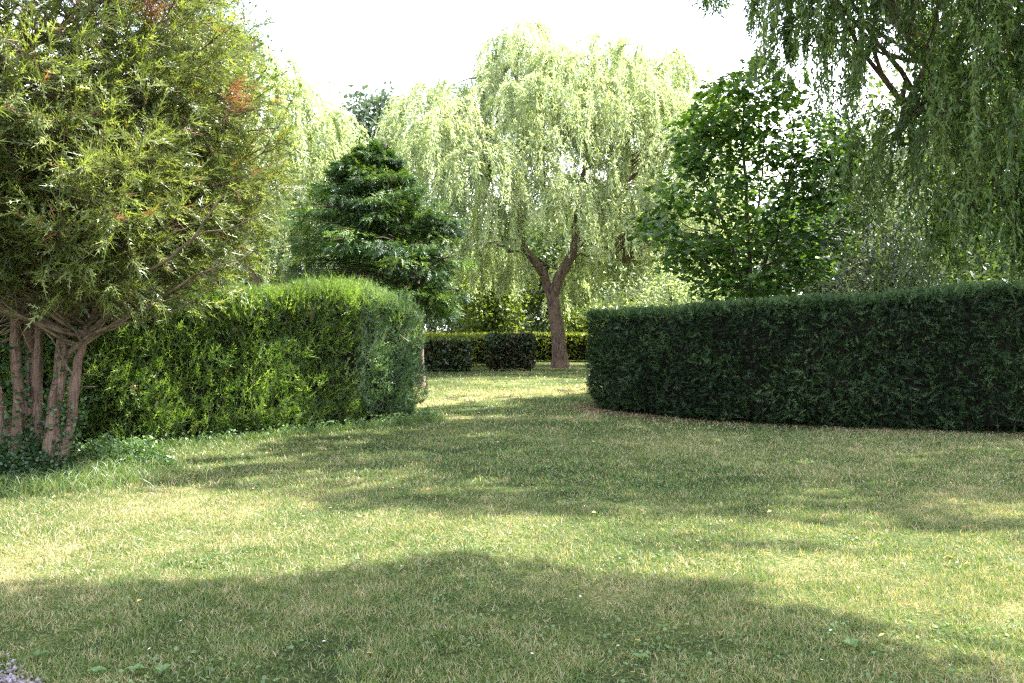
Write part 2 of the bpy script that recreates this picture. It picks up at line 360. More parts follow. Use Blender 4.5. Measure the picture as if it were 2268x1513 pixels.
# --- gravel path in the lower left corner
u = np.array([GB[0] - GA[0], GB[1] - GA[1]]); u /= np.linalg.norm(u); pn = np.array([-u[1], u[0]])
Lc = []
for s_ in np.linspace(-2.5, 4.0, 40):
    e0 = np.array(GA) + u * s_ + pn * (.04 * math.sin(s_ * 5) + .03 * math.sin(s_ * 13)); e1 = np.array(GA) + u * s_ + pn * 1.6
    Lc += [(*e0, .0), (*(.5 * (e0 + e1)), .0), (*e1, .0)]
Lc = np.array(Lc); Lc[:, 2] = height(Lc[:, 0], Lc[:, 1]) + .012
k = np.arange(39)[:, None] * 3
M_grav = bark_mat("gravel_bed", (.10, .08, .08), (.30, .27, .29), 60, .8, 1)
path = mesh("path", Lc, [np.concatenate([k + [[0, 3, 4, 1]], k + [[1, 4, 5, 2]]])], M_grav); path["kind"] = "structure"; path["label"] = "grey purple gravel path at the lower left corner of the lawn"
M_stone = bark_mat("gravel_stone", (.08, .065, .08), (.32, .28, .32), 30, .3, 1, (.26, .22, .27))
oc = np.array([[1, 0, 0], [-1, 0, 0], [0, 1, 0], [0, -1, 0], [0, 0, 1], [0, 0, -1.]]) * .5
ocf = np.array([[0, 2, 4], [2, 1, 4], [1, 3, 4], [3, 0, 4], [2, 0, 5], [1, 2, 5], [3, 1, 5], [0, 3, 5]])
n = 5200; s_ = -1.2 + 3.2 * rng.random(n); q = rng.random(n) * 1.0 - .06
P = np.array(GA) + u * s_[:, None] + pn * q[:, None]
V, Fo = tile(oc, ocf, np.column_stack([P, height(P[:, 0], P[:, 1]) + .014 + .006 * rng.random(n)]), rdir(n), rdir(n), (.008 + .026 * rng.random(n) ** 1.7)[:, None] * np.array([[1.3, 1, .6]]))
gr = mesh("gravel", V, [Fo], M_stone); gr["kind"] = "stuff"; gr["label"] = "loose angular grey gravel stones at the lower left corner"; gr["category"] = "gravel"

# ================================================================== HEDGES
def hedge(name, label, outline, hfun, n, mat, spr, size, up, outw, tintf, leaf=False, closed=True, rough=.1, bottom=.05, group=None, core_in=.2, jit=.5, deadp=.012, split=None, hole=.3):
    O = outline; c = O.mean(0)
    root = thing(name, label, "hedge", (c[0], c[1], 0), group)
    A = O; B = np.roll(O, -1, 0); E = B - A; Ln = np.linalg.norm(E, axis=1)
    area2 = np.sum(A[:, 0] * B[:, 1] - B[:, 0] * A[:, 1]); sg = 1 if area2 > 0 else -1
    nor = np.stack([E[:, 1], -E[:, 0]], -1) / Ln[:, None] * sg            # outward
    tocam = nrm(-A); fac = (nor * tocam).sum(1); wgt = Ln * np.where(fac > -.15, 1, .22)
    hs = hfun(A[:, 0]); wgt = wgt * hs
    top_area = abs(area2) / 2
    front = wgt.sum(); nt_ = int(n * top_area * .55 / (front + top_area * .55)); ns = n - nt_
    k = rng.choice(len(A), ns, p=wgt / wgt.sum()); f = rng.random(ns)
    xy = A[k] + E[k] * f[:, None]; h = hfun(xy[:, 0])
    z = bottom + (h - bottom) * rng.random(ns)
    rim = rng.random(ns) < .13; z = np.where(rim, h - .13 * rng.random(ns), z)
    r = .22
    inset = np.where(z > h - r, r - np.sqrt(np.maximum(0, r * r - (z - h + r) ** 2)), 0) + np.where(z < .3, (.3 - z) * .5, 0) + rim * rng.random(ns) * .22
    depth = rng.random(ns) ** 1.4 * .26
    lump = (vnoise(np.stack([xy[:, 0], xy[:, 1], z], -1), .55) - .5) * rough * 2 + (vnoise(np.stack([xy[:, 0], xy[:, 1], z], -1), .2) - .5) * rough
    P1 = np.column_stack([xy - nor[k] * (inset + depth - lump)[:, None], z])
    upmix = np.clip((z - h + r) / r, 0, 1)
    D1 = np.column_stack([nor[k] * (outw * (1 - .6 * upmix))[:, None], up + .9 * upmix])
    # top
    tri = []
    m_ = 0
    lo, hi = O.min(0), O.max(0); cand = lo + rng.random((nt_ * 14, 2)) * (hi - lo); cand = cand[inside(O, cand[:, 0], cand[:, 1])][:nt_]
    ht = hfun(cand[:, 0]); lump = (vnoise(np.column_stack([cand, ht]), .5) - .5) * rough * 2
    P2 = np.column_stack([cand, ht - rng.random(len(cand)) ** 1.6 * .15 + lump - .02]); D2 = np.column_stack([np.zeros((len(cand), 2)), np.ones(len(cand))])
    P = np.concatenate([P1, P2]); D = np.concatenate([D1, D2])
    kp = vnoise(P, .24) * .6 + vnoise(P + 7, .10) * .4 > hole * (.6 + .5 * rng.random(len(P)))
    D = nrm(D + jit * rng.normal(size=P.shape))
    Nn = nrm(np.concatenate([np.column_stack([nor[k], np.full(ns, .5)]), np.column_stack([rng.normal(size=(len(cand), 2)), np.ones(len(cand)) * .5])]) + .6 * rng.normal(size=P.shape))
    sz = size * (.6 + .8 * rng.random(len(P)))
    P = P - D * (sz * .35)[:, None]
    ti = tintf(P)
    dead = rng.random(len(P)) < deadp; ti[dead] = -.3
    P, D, Nn, sz, ti = P[kp], D[kp], Nn[kp], sz[kp], ti[kp]
    if split is not None:
        sel = P[:, 0] + .35 * (vnoise(P, .5) - .5) > split[0]
        V, Fs, t2 = tile_multi(spr, P[sel], D[sel], Nn[sel], sz[sel] * .85, ti[sel]); V[:, 2] = np.maximum(V[:, 2], .012); mesh("foliage", V, Fs, split[1], root, tint=t2)
        P, D, Nn, sz, ti = P[~sel], D[~sel], Nn[~sel], sz[~sel], ti[~sel]
    if leaf:
        V, Fo = tile(LEAF[0], LEAF[1], P, D, Nn, np.stack([sz, sz * .5, sz], -1)); Fs = [Fo]; ti = np.repeat(ti, 4)
    else:
        V, Fs, ti = tile_multi(spr, P, D, Nn, sz, ti)
    V[:, 2] = np.maximum(V[:, 2], .012)
    mesh("foliage", V, Fs, mat, root, tint=ti)
    # solid core for the dead wood, near black to paint the inner shade
    ci = core_in; Oi = O - nor * ci; m_ = len(Oi); zz = np.array([.0, .35, .7, 1]);
    Vc = []
    for q, f in enumerate(zz):
        hh = .1 + (hfun(Oi[:, 0]) - ci * .45 - .1) * f
        o2 = Oi - nor * (.10 if q in (0, 3) else 0) - nor * (rng.random((m_, 1)) - .5) * .06
        Vc.append(np.column_stack([o2, hh]))
    Vc = np.concatenate(Vc); a = np.arange(m_); b2 = (a + 1) % m_
    Qc = np.concatenate([np.stack([q * m_ + a, q * m_ + b2, (q + 1) * m_ + b2, (q + 1) * m_ + a], -1) for q in range(3)])
    cap = (3 * m_ + a)[None]
    mesh("branches", Vc, [Qc, cap], M_core, root)  # closed shell without twigs, blocks the view through the leaves
    # short woody stems at the foot
    k = rng.integers(0, len(A), 60); P0 = np.column_stack([Oi[k] - nor[k] * .05 * rng.random((60, 1)), np.zeros(60)])
    T = P0 + np.column_stack([nor[k] * rng.normal(.05, .08, (60, 1)), np.full(60, .5)])
    V, Q_ = tubes(np.stack([P0, (P0 + T) / 2 + rng.normal(0, .02, (60, 3)), T], 1), np.full((60, 3), .009), 4)
    mesh("stems", V, [Q_], M_bark_d, root)["kind"] = "stuff"
    return root

M_hedge_e = leaf_mat('hedge_end_leaf', [(0, (.12, .07, .045)), (.08, (.014, .032, .012)), (.5, (.06, .115, .045)), (1, (.19, .27, .12))], trans=.35, gloss=.03)
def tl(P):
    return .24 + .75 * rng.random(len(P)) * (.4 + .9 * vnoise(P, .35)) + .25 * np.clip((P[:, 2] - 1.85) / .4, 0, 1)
def hl(x): return 2.14 - .14 * np.clip((x + 2.5) / .8, 0, 1) + .14 * np.exp(-((x + 2.75) / .8) ** 2) - .03 * np.sin(x * 3)
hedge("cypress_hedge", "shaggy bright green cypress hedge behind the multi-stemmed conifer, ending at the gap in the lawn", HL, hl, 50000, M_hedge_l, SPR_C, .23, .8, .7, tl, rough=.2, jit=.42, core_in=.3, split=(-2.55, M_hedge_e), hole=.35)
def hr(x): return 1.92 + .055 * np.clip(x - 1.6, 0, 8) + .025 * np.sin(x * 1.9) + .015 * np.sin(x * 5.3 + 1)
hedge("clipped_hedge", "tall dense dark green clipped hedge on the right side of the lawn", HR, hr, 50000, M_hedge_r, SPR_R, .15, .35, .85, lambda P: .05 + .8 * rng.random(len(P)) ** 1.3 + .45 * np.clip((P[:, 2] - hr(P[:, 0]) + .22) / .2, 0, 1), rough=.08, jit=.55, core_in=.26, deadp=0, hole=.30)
n = 1500; k = rng.integers(2, 118, n); xy = HR[k] + (np.array([HR[k][:, 0] * 0 + .05, HR[k][:, 0] * 0 + .35]).T) * rng.random((n, 1)) + rng.normal(0, .05, (n, 2)); P = np.column_stack([xy, hr(xy[:, 0]) - .09])
lng = .10 + .10 * rng.random(n) ** 2; D = nrm(np.column_stack([rng.normal(0, .4, n), rng.normal(-.2, .4, n), np.ones(n)]))
V, Fs, ti = tile_multi(SPR_F, P, D, rdir(n), lng, .5 + .4 * rng.random(n)); mesh("long_shoots", V, Fs, M_hedge_r, bpy.data.objects["clipped_hedge"], tint=ti)["kind"] = "stuff"
# long shoots sticking out of the left hedge top
n = 1400; k = rng.integers(30, 66, n); xy = HL[k] + (HL.mean(0) - HL[k]) * .05 + rng.normal(0, .17, (n, 2)); P = np.column_stack([xy, hl(xy[:, 0]) - .10 - .35 * rng.random(n) ** 2])
lng = (.14 + .24 * rng.random(n) ** 2) * np.interp(P[:, 0], [-2.4, -1.7], [1, .5]); lng[:14] = .55; P[:14, :2] = np.array([-2.75, 13.3]) + rng.normal(0, .18, (14, 2))
D = nrm(np.column_stack([rng.normal(.1, .35, n), rng.normal(-.15, .3, n), np.ones(n)]))
V, Fs, ti = tile_multi(SPR_C, P, D, rdir(n), np.stack([lng, lng * .6, lng], -1), .42 + .5 * rng.random(n))
hroot = bpy.data.objects["cypress_hedge"]; mesh("long_shoots", V, Fs, M_hedge_l, hroot, tint=ti)["kind"] = "stuff"

def rect(x0, y0, x1, y1):
    r, a = .28, np.linspace(0, np.pi / 2, 5)[:, None]
    cs = []
    for cx, cy, a0 in ((x1 - r, y0 + r, -np.pi / 2), (x1 - r, y1 - r, 0), (x0 + r, y1 - r, np.pi / 2), (x0 + r, y0 + r, np.pi)):
        cs.append(np.hstack([cx + r * np.cos(a + a0), cy + r * np.sin(a + a0)]))
    c = np.vstack(cs); out_ = []
    for p, q in zip(c, np.roll(c, -1, 0)):
        m_ = max(1, int(np.linalg.norm(q - p) / .35)); out_.append(p + (q - p) * (np.arange(m_) / m_)[:, None])
    return np.vstack(out_)
flat = lambda h: (lambda x: np.full(np.shape(x), h))
tdk = lambda P: -.05 + .5 * rng.random(len(P))
M_hedge_far = leaf_mat("far_hedge_leaf", [(0, (.10, .05, .03)), (.07, (.02, .035, .012)), (.5, (.04, .07, .018)), (1, (.10, .14, .025))], trans=.25, gloss=.04)
hedge("low_hedge", "long low dark hedge beyond the gap, behind the end of the shaggy cypress hedge", rect(-7.5, 29.6, -1.5, 31.0), flat(1.2), 5200, M_hedge_far, None, .15, .4, .8, lambda P: rng.random(len(P)) * .7 + .5 * (P[:, 2] > 1.1), leaf=True)
hedge("low_hedge", "short block of dark hedge in the gap, left of the forked willow trunk", rect(-1.0, 30.3, .87, 31.6), flat(1.38), 3800, M_hedge_far, None, .14, .4, .8, tdk, leaf=True)
hedge("low_hedge", "yellow green sunlit low hedge running behind the forked willow trunk", rect(-9, 38.2, 9, 39.6), flat(1.36), 9000, M_golden, None, .18, .5, .8, lambda P: rng.random(len(P)) * .9, leaf=True)
hedge("low_hedge", "golden topped low hedge behind the long dark one in the gap", rect(-6.6, 33.5, -.3, 34.7), flat(1.30), 4200, M_golden, None, .16, .5, .8, lambda P: .1 + rng.random(len(P)) * .9, leaf=True)

# ================================================================== TREES
def limb_mesh(paths, mat, root, name, k=8, seg=14, wob=.04):
    """paths: list of (points, r0, r1)"""
    parts = []
    for pts, r0, r1 in paths:
        P = smooth_path(pts, seg); t_ = np.linspace(0, 1, seg)
        L = np.linalg.norm(P[-1] - P[0]); P[1:-1] += rng.normal(0, wob * L / seg, (seg - 2, 3))
        R = r0 + (r1 - r0) * t_ ** .8
        R = R * (1 + .07 * rng.normal(size=seg))
        parts.append(tubes(P[None], R[None], k))
    V, Fs = merge(parts)
    V = V + (vnoise(V, .06)[:, None] - .5) * .012 * nrm(V - V.mean(0))
    o = mesh(name, V, Fs, mat, root, smooth=True)
    if len(paths) > 8: o['kind'] = 'stuff'
    return o

def flare(pts, r, root_r, k=14, seg=26):
    P = smooth_path(pts, seg); zz = P[:, 2] - P[0, 2]; t_ = np.linspace(0, 1, seg)
    R = r * (1 - .25 * t_) + (root_r - r) * np.exp(-zz / .28)
    V, Q_ = tubes(P[None], R[None], k)
    a = np.arange(len(V)) % k
    d = V - np.repeat(P, k, 0); V = V + d * (.10 * np.sin(a * 2 * np.pi / k * 4 + 1) * np.exp(-(V[:, 2:3].ravel()) / .4) + .07 * (vnoise(V, .12) - .5))[:, None]
    return V, Q_

def willow(name, label, base, trunk_paths, clumps, mat, bark, nstr, nleaf, leaf, Lr, seed_pts=None, fork=None, twig_r=.004, drop=1.0, tint_hi=0, trunk_flare=None, len_fn=None, rope=5):
    """clumps: list of (centre, radius, flat).  Branches rise from the fork to every clump; strands hang from each clump"""
    root = thing(name, label, "tree", base)
    if trunk_flare:
        V, Q_ = flare(*trunk_flare); mesh("trunk", V, [Q_], bark, root, smooth=True)
    limb_mesh(trunk_paths, bark, root, "limbs", 10, 18)
    nodes = np.concatenate([smooth_path(p, 12)[4:] for p, _, _ in trunk_paths])
    C = np.array([c for c, r, f in clumps]); R = np.array([r for c, r, f in clumps]); Fl = np.array([f for c, r, f in clumps])
    br = []
    for c, r in zip(C, R):
        d = np.linalg.norm(nodes - c, axis=1) + 2.0 * np.maximum(0, nodes[:, 2] - c[2] + .3)
        a = nodes[np.argmin(d)]; mid = (a + c) / 2 + np.array([0, 0, .25 * np.linalg.norm(c - a) * .5]) + rng.normal(0, .12, 3)
        br.append(([a, mid, c], .05 + .012 * r, .012))
    limb_mesh(br, bark, root, "branches", 5, 8, .15)
    wgt = R ** 2; k = rng.choice(len(C), nstr, p=wgt / wgt.sum())
    ng = max(1, nstr // rope); gi = rng.integers(0, ng, nstr)
    k = rng.choice(len(C), ng, p=wgt / wgt.sum())[gi]
    d = rdir(ng); d[:, 2] = np.abs(d[:, 2]) * 1.0 - .25; d = nrm(d)[gi]
    rad = R[k] * (rng.random(ng) ** .35)[gi]
    P0 = C[k] + d * rad[:, None] * np.stack([np.ones(nstr), np.ones(nstr), Fl[k]], -1)
    P0 = P0 + rng.normal(0, .055 if rope > 1 else 0, P0.shape)
    out_ = nrm(np.column_stack([d[:, :2], .35 + .4 * rng.random(nstr)]) + .3 * rng.normal(size=(ng, 3))[gi] + .12 * rng.normal(size=(nstr, 3)))
    L = Lr[0] + (Lr[1] - Lr[0]) * (rng.random(ng) ** 1.3)[gi] * (.75 + .35 * rng.random(nstr))
    if len_fn is not None: L = len_fn(P0, L)
    steps = 9; P = np.empty((nstr, steps, 3)); P[:, 0] = P0; D = out_
    sway = rng.normal(0, .12, (ng, 3))[gi] + rng.normal(0, .04, (nstr, 3)) + np.array([.03, -.02, 0])
    for s_ in range(1, steps):
        D = nrm(D * .62 + np.array([0, 0, -1.]) * drop * .42 + sway * .6)
        P[:, s_] = P[:, s_ - 1] + D * (L / (steps - 1))[:, None]
    P[:, :, 2] = np.maximum(P[:, :, 2], .25)
    if twig_r:
        V, Q_ = tubes(P[::2, [0, 3, 8]], np.linspace(twig_r, twig_r * .35, 3)[None].repeat(len(P[::2]), 0), 3)
        mesh("hanging_twigs", V, [Q_], M_twig, root)["kind"] = "stuff"
    t_ = rng.random((nstr, nleaf)) ** .85 * (steps - 1.001); i_ = t_.astype(int); f = (t_ - i_)[..., None]
    r_ = np.arange(nstr)[:, None]
    Q0 = P[r_, i_] * (1 - f) + P[r_, i_ + 1] * f; T = P[r_, i_ + 1] - P[r_, i_]
    Q0 = Q0.reshape(-1, 3); T = nrm(T.reshape(-1, 3)); n = len(Q0)
    Dl = nrm(T * .8 + .55 * rng.normal(size=(n, 3)) + np.array([0, 0, -.25]))
    sz = leaf * (.6 + .7 * rng.random(n))
    st = np.repeat(rng.random(ng)[gi], nleaf)
    ti = .15 + .45 * st + .4 * rng.random(n) + tint_hi
    V, Fo = tile(LEAF3[0], LEAF3[1], Q0, Dl, rdir(n), np.stack([sz, sz * .34, sz], -1))
    V[:, 2] = np.maximum(V[:, 2], .1)
    mesh("foliage", V, [Fo], mat, root, tint=np.repeat(ti, 3))
    return root

# --- central forked willow, 33 m away
D0 = 33.0
b0 = at(1241, 815, D0); b0[2] = 0
fork = at(1222, 640, D0)
Lt = [([fork + [-.02, 0, -.4], at(1205, 612, D0), at(1180, 575, D0 - .2), at(1160, 545, D0 - .3), at(1152, 490, D0 - .4), at(1148, 430, D0 - .6)], .20, .11),
      ([at(1148, 430, D0 - .6), at(1135, 405, D0 - .8), at(1120, 370, D0 - 1.0), at(1100, 300, D0 - 1.4)], .10, .05),
      ([at(1150, 440, D0 - .6), at(1165, 380, D0 - .2), at(1160, 300, D0 + .2), at(1150, 190, D0 + .3)], .10, .04),
      ([fork + [.02, 0, -.4], at(1240, 612, D0), at(1258, 580, D0 + .1), at(1273, 545, D0 + .2), at(1275, 500, D0 + .3)], .25, .17),
      ([at(1275, 505, D0 + .3), at(1290, 485, D0 + .2), at(1320, 465, D0), at(1345, 430, D0 - .2)], .15, .09),
      ([at(1274, 505, D0 + .3), at(1280, 440, D0 + .6), at(1300, 340, D0 + .8), at(1320, 220, D0 + .8)], .12, .05),
      ([at(1158, 560, D0 - .3), at(1145, 556, D0 - .5), at(1128, 560, D0 - .7)], .06, .03),
      ([at(1275, 545, D0 + .2), at(1310, 545, D0), at(1345, 552, D0 - .3), at(1380, 580, D0 - .6)], .05, .02)]
CL = []
def addcl(px, py, dd, r, fl=.8): CL.append((at(px, py, D0 + dd), r, fl))
outline_top = [(905, 265), (930, 215), (985, 180), (1040, 160), (1095, 105), (1125, 60), (1160, 45), (1195, 90), (1235, 120), (1290, 92), (1345, 90), (1400, 98), (1455, 110), (1500, 135), (1535, 180), (1565, 230), (1330, 135), (1365, 150), (1310, 160), (1350, 120), (1420, 130), (1215, 115), (1250, 135), (1190, 130), (1270, 120), (1230, 150), (1110, 80), (1170, 60), (1320, 95), (1480, 125), (890, 290), (950, 200)]
for (px, py) in outline_top: addcl(px, py + 18, rng.normal(0, 1.2), .75 + .2 * rng.random(), .7)
for px, py, r in [(960, 290, 1.1), (1040, 260, 1.2), (1120, 220, 1.2), (1210, 220, 1.2), (1300, 220, 1.2), (1390, 220, 1.2), (1470, 260, 1.1), (1490, 330, 1.0),
                  (920, 340, .9), (990, 380, 1.0), (1070, 350, 1.1), (1150, 310, 1.1), (1240, 300, 1.1), (1330, 310, 1.1), (1420, 340, 1.1), (1495, 420, .9),
                  (1545, 260, .9), (1560, 340, .9), (1555, 420, .9), (1540, 500, .9), (1080, 450, .9), (1290, 400, 1.0), (1380, 430, 1.0), (1450, 480, 1.0), (1240, 420, .9), (1190, 380, .9), (1060, 400, .8)]:
    for q in range(3): addcl(px + rng.normal(0, 25), py + rng.normal(0, 20), (q - 1) * 3.2 + rng.normal(0, .6), r * .9)
for px, py in [(1040, 520), (1060, 560), (1100, 590), (1300, 560), (1420, 600), (1260, 620), (1540, 580), (1390, 560), (1450, 580), (1500, 570), (1330, 580), (1280, 590), (1110, 540), (1080, 520), (1150, 600), (1350, 520), (1420, 520)]:
    addcl(px, py, 1.5 + 2.5 * rng.random(), .8)
def lenC(P0, L):
    px = 1134 + F * P0[:, 0] / P0[:, 1]
    z = P0[:, 2]; lo = np.where(px > 1225, 1.7, np.where(px > 1020, 2.6, 5.6)) + .8 * rng.random(len(z))
    return np.clip(np.minimum(L, (z - lo) * 1.05), .5, 4)
willow("willow_tree", "pale green weeping willow with a forked trunk standing beyond the gap between the hedges", b0, Lt, CL, M_willow, M_bark_w, 7800, 42, .165, (1.0, 3.6),
       fork=fork, twig_r=.005, trunk_flare=([b0 - [0, 0, .05], at(1240, 790, D0), at(1236, 740, D0), at(1228, 690, D0), fork + [0, 0, .1]], .33, .44), len_fn=lenC)

# --- willow behind the left conifer
D1 = 31.0; CL = []
for px, py, r in [(600, 160, 1.1), (640, 210, 1.1), (680, 270, 1.1), (720, 310, 1.1), (760, 370, 1.0), (560, 130, 1.2), (500, 150, 1.3), (430, 170, 1.3), (350, 220, 1.3),
                  (600, 260, 1.3), (650, 330, 1.3), (700, 400, 1.2), (600, 380, 1.3), (640, 460, 1.2), (550, 260, 1.3), (550, 380, 1.3), (450, 300, 1.3), (450, 420, 1.3), (560, 500, 1.2), (680, 500, 1.1), (760, 460, .9), (360, 380, 1.3)]:
    for q in (-1, 1): CL.append((at(px + rng.normal(0, 12), py + rng.normal(0, 10), D1 + q * 1.4 + rng.normal(0, .5)), r, .8))
b1 = np.array([-9.6, 31.5, 0.])
willow("willow_tree", "pale weeping willow behind the multi-stemmed conifer at left", b1, [([b1, b1 + [.1, 0, 2.5], b1 + [.5, .2, 5], b1 + [1.2, 0, 8]], .4, .12), ([b1 + [.1, 0, 2.4], b1 + [1.5, -.3, 4.6], b1 + [3, -.4, 7]], .2, .08), ([b1 + [.1, 0, 2.6], b1 + [-1.2, 0, 5], b1 + [-2.4, 0, 8.5]], .2, .08)],
       CL, M_willow, M_bark_w, 2300, 40, .18, (1.2, 3.8), twig_r=0, len_fn=lambda P0, L: np.clip(np.minimum(L, P0[:, 2] - 1), .5, 4))

# --- big willow hanging in at the right
CL = []
def addr(px, py, d, r, fl=.7): CL.append((at(px, py, d), r, fl))
for px, py, d, r in [(1790, -50, 14, .5), (1870, -110, 13.5, .8), (1830, 20, 15, .6), (1950, -20, 14.5, .9), (1990, -120, 13, 1.0), (2060, 60, 14, .9), (2140, -60, 13, 1.0), (2220, 30, 13, 1.0), (2300, -20, 12.5, 1.0),
                     (1900, 90, 15.5, .7), (2000, 170, 15, .8), (2100, 190, 14.2, .8), (2200, 180, 13.6, .9), (2290, 160, 13, .9), (2380, 60, 13, 1.2), (2380, 250, 13, 1.0),
                     (1960, 300, 15.5, .6), (2030, 330, 15.4, .6), (2120, 330, 14.8, .7), (2200, 320, 14.4, .7), (2280, 330, 14, .7), (2100, 430, 15, .6), (2180, 440, 14.8, .6), (2260, 440, 14.4, .6), (2350, 420, 14, .7),
                     (2040, 60, 17, 1.0), (2160, 120, 17, 1.0), (2270, 100, 16.5, 1.0), (2100, 260, 17, .9), (2230, 280, 17, .9), (2340, 300, 16, .9), (1930, 20, 17, .9), (2050, 260, 18, .8), (1655, -75, 13.5, .22), (1700, -65, 14, .22)]:
    addr(px, py, d, r)
# the high crown, above the frame, that shades the middle of the lawn and the hedge
for x, y, z, r in [(4.5, 14.5, 10, 1.4), (5.5, 17.5, 10.5, 1.6), (4.8, 16, 12, 1.6), (7, 20, 11.5, 1.7), (7, 15, 12, 1.8), (8.5, 18, 12.5, 1.8), (9.5, 13, 11, 1.7), (9, 21.5, 11.5, 1.7), (11, 16, 13, 2.0), (6.6, 13.2, 9.5, 1.5),
                   (8, 12.6, 9, 1.4), (10, 12.8, 9, 1.5), (12.5, 13, 11, 2), (5.8, 13.6, 9, 1.3), (6.5, 18.2, 9, 1.4), (8, 22.5, 9, 1.5), (11, 20, 11, 1.8), (12.5, 18, 9.5, 1.8), (13, 15, 8, 1.8), (10.5, 14, 7.5, 1.5)]:
    CL.append((np.array([x, y, z], float), r, .7))
for gx, gy, z, r in [(-3.2, 9.6, 13, 1.1), (-2.6, 8.6, 12.6, 1.0), (-1.6, 8.4, 12.2, 1.15), (-.6, 8.0, 11.6, 1.1), (.4, 7.9, 11.2, 1.1), (1.4, 7.8, 10.8, 1.1), (2.4, 7.9, 10.4, 1.1), (3.4, 7.8, 10.2, 1.1), (4.6, 7.9, 10, 1.2),
                     (1, 7.1, 10.8, .8), (2, 7.0, 10.6, .9), (3, 7.1, 10.2, .9), (4, 7.1, 10, .9), (5, 7.2, 9.8, 1.0), (5.8, 8.2, 9.8, 1.1), (1.2, 8.6, 11.4, 1.0), (-2.2, 10.4, 13, 1.1), (-1, 9.8, 12.6, 1.1), (.2, 9.7, 12.2, 1.1), (1.4, 9.4, 12, 1.1), (2.7, 9.5, 11.4, 1.1), (4, 9.6, 11, 1.1), (-1.2, 12, 13, 1.1), (.2, 13.4, 13, 1.2), (1.0, 15.6, 12.6, 1.1), (.2, 11.6, 12.4, 1.1), (1.8, 11.4, 12, 1.1), (1.9, 17.2, 12, 1.0), (-.4, 13.8, 13.4, .9)]:
    for q in range(2): CL.append((np.array([gx + S.x / S.z * z, gy + S.y / S.z * z, z]) + rng.normal(0, .2, 3), r * .85, .7))
b2 = np.array([11.0, 15.5, 0.])
def lenR(P0, L):
    px = 1134 + F * P0[:, 0] / P0[:, 1]
    # ends of the strands: lowest over the hedge, higher towards the left edge
    py_end = np.interp(px, [1600, 1650, 1700, 1760, 1800, 1900, 1960, 2050, 2150, 2268, 2400], [70, 110, 60, 140, 260, 430, 560, 620, 640, 640, 600]) + rng.normal(0, 12, len(px)) + 70 * (vn2(px * 1.0, px * 0, 28.) - .5)
    ze = CAMH + (728 - py_end) / F * P0[:, 1]
    L = np.where(P0[:, 2] > 8.2, np.minimum(L, 1.5), L)
    return np.clip(np.minimum(L, (P0[:, 2] - ze) * 1.08), .3, 4.2)
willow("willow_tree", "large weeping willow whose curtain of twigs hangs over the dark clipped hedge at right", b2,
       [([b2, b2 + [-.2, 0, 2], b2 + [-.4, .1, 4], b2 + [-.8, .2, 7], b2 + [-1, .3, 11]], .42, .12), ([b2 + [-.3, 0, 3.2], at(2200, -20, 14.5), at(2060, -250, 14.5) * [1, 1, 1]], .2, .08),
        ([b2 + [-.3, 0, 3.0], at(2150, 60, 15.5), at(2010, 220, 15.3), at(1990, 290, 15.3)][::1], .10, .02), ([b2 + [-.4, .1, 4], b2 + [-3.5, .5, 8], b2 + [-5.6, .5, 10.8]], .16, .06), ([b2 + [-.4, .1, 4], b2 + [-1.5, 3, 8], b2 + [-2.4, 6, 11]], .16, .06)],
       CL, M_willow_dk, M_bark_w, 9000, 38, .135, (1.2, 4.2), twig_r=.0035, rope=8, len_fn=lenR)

# --- multi-stemmed conifer at left
cb = np.array([-5.15, 8.9, 0.])
conifer = thing("conifer_tree", "multi-stemmed conifer with brown trunks and sparse yellow green foliage at the left edge", "tree", cb)
def stem(pts, r0, r1, nm="stem"):
    P = smooth_path(pts, 22); tt_ = np.linspace(0, 1, 22); R = (r0 + (r1 - r0) * tt_) + .05 * np.exp(-P[:, 2] / .15)
    R *= 1 + .06 * rng.normal(size=22); P[1:-1, :2] += rng.normal(0, .012, (20, 2))
    V, Q_ = tubes(P[None], R[None], 10); V += ((vnoise(V, .07) - .5) * .03)[:, None] * nrm(V - np.repeat(P, 10, 0))
    mesh(nm, V, [Q_], M_bark_c, conifer, smooth=True); return P
dS = 8.9
stems = [stem([at(42, 1075, 8.7) * [1, 1, 0], at(38, 930, 8.8), at(33, 760, 8.9), at(35, 640, 9), at(30, 500, 9.1), at(40, 300, 9.2), at(60, 50, 9.3), at(90, -250, 9.4)], .068, .03),
         stem([at(75, 1045, 9.2) * [1, 1, 0], at(70, 900, 9.25), at(66, 740, 9.3), at(60, 560, 9.4), at(50, 380, 9.5), at(30, 150, 9.6), at(10, -150, 9.7)], .068, .03),
         stem([at(88, 1060, 8.85) * [1, 1, 0], at(84, 930, 8.9), at(85, 800, 8.9), at(92, 660, 8.9), at(100, 540, 8.9), at(120, 350, 9), at(170, 100, 9.1), at(200, -150, 9.2)], .058, .026),
         stem([at(100, 1075, 8.7) * [1, 1, 0], at(118, 930, 8.75), at(135, 790, 8.8), at(146, 660, 8.8), at(152, 560, 8.8), at(185, 380, 8.9), at(235, 150, 9), at(270, -150, 9.2)], .085, .036),
         stem([at(120, 1070, 8.75) * [1, 1, 0], at(148, 960, 8.8), at(165, 850, 8.8), at(182, 770, 8.85), at(205, 690, 9), at(290, 600, 9.2), at(400, 480, 9.3), at(480, 330, 9.4)], .062, .02),
         stem([at(20, 1060, 9.4) * [1, 1, 0], at(0, 900, 9.5), at(-40, 700, 9.6), at(-100, 400, 9.8), at(-180, 100, 10)], .07, .035)]
cc = np.array([-5.45, 9.25])
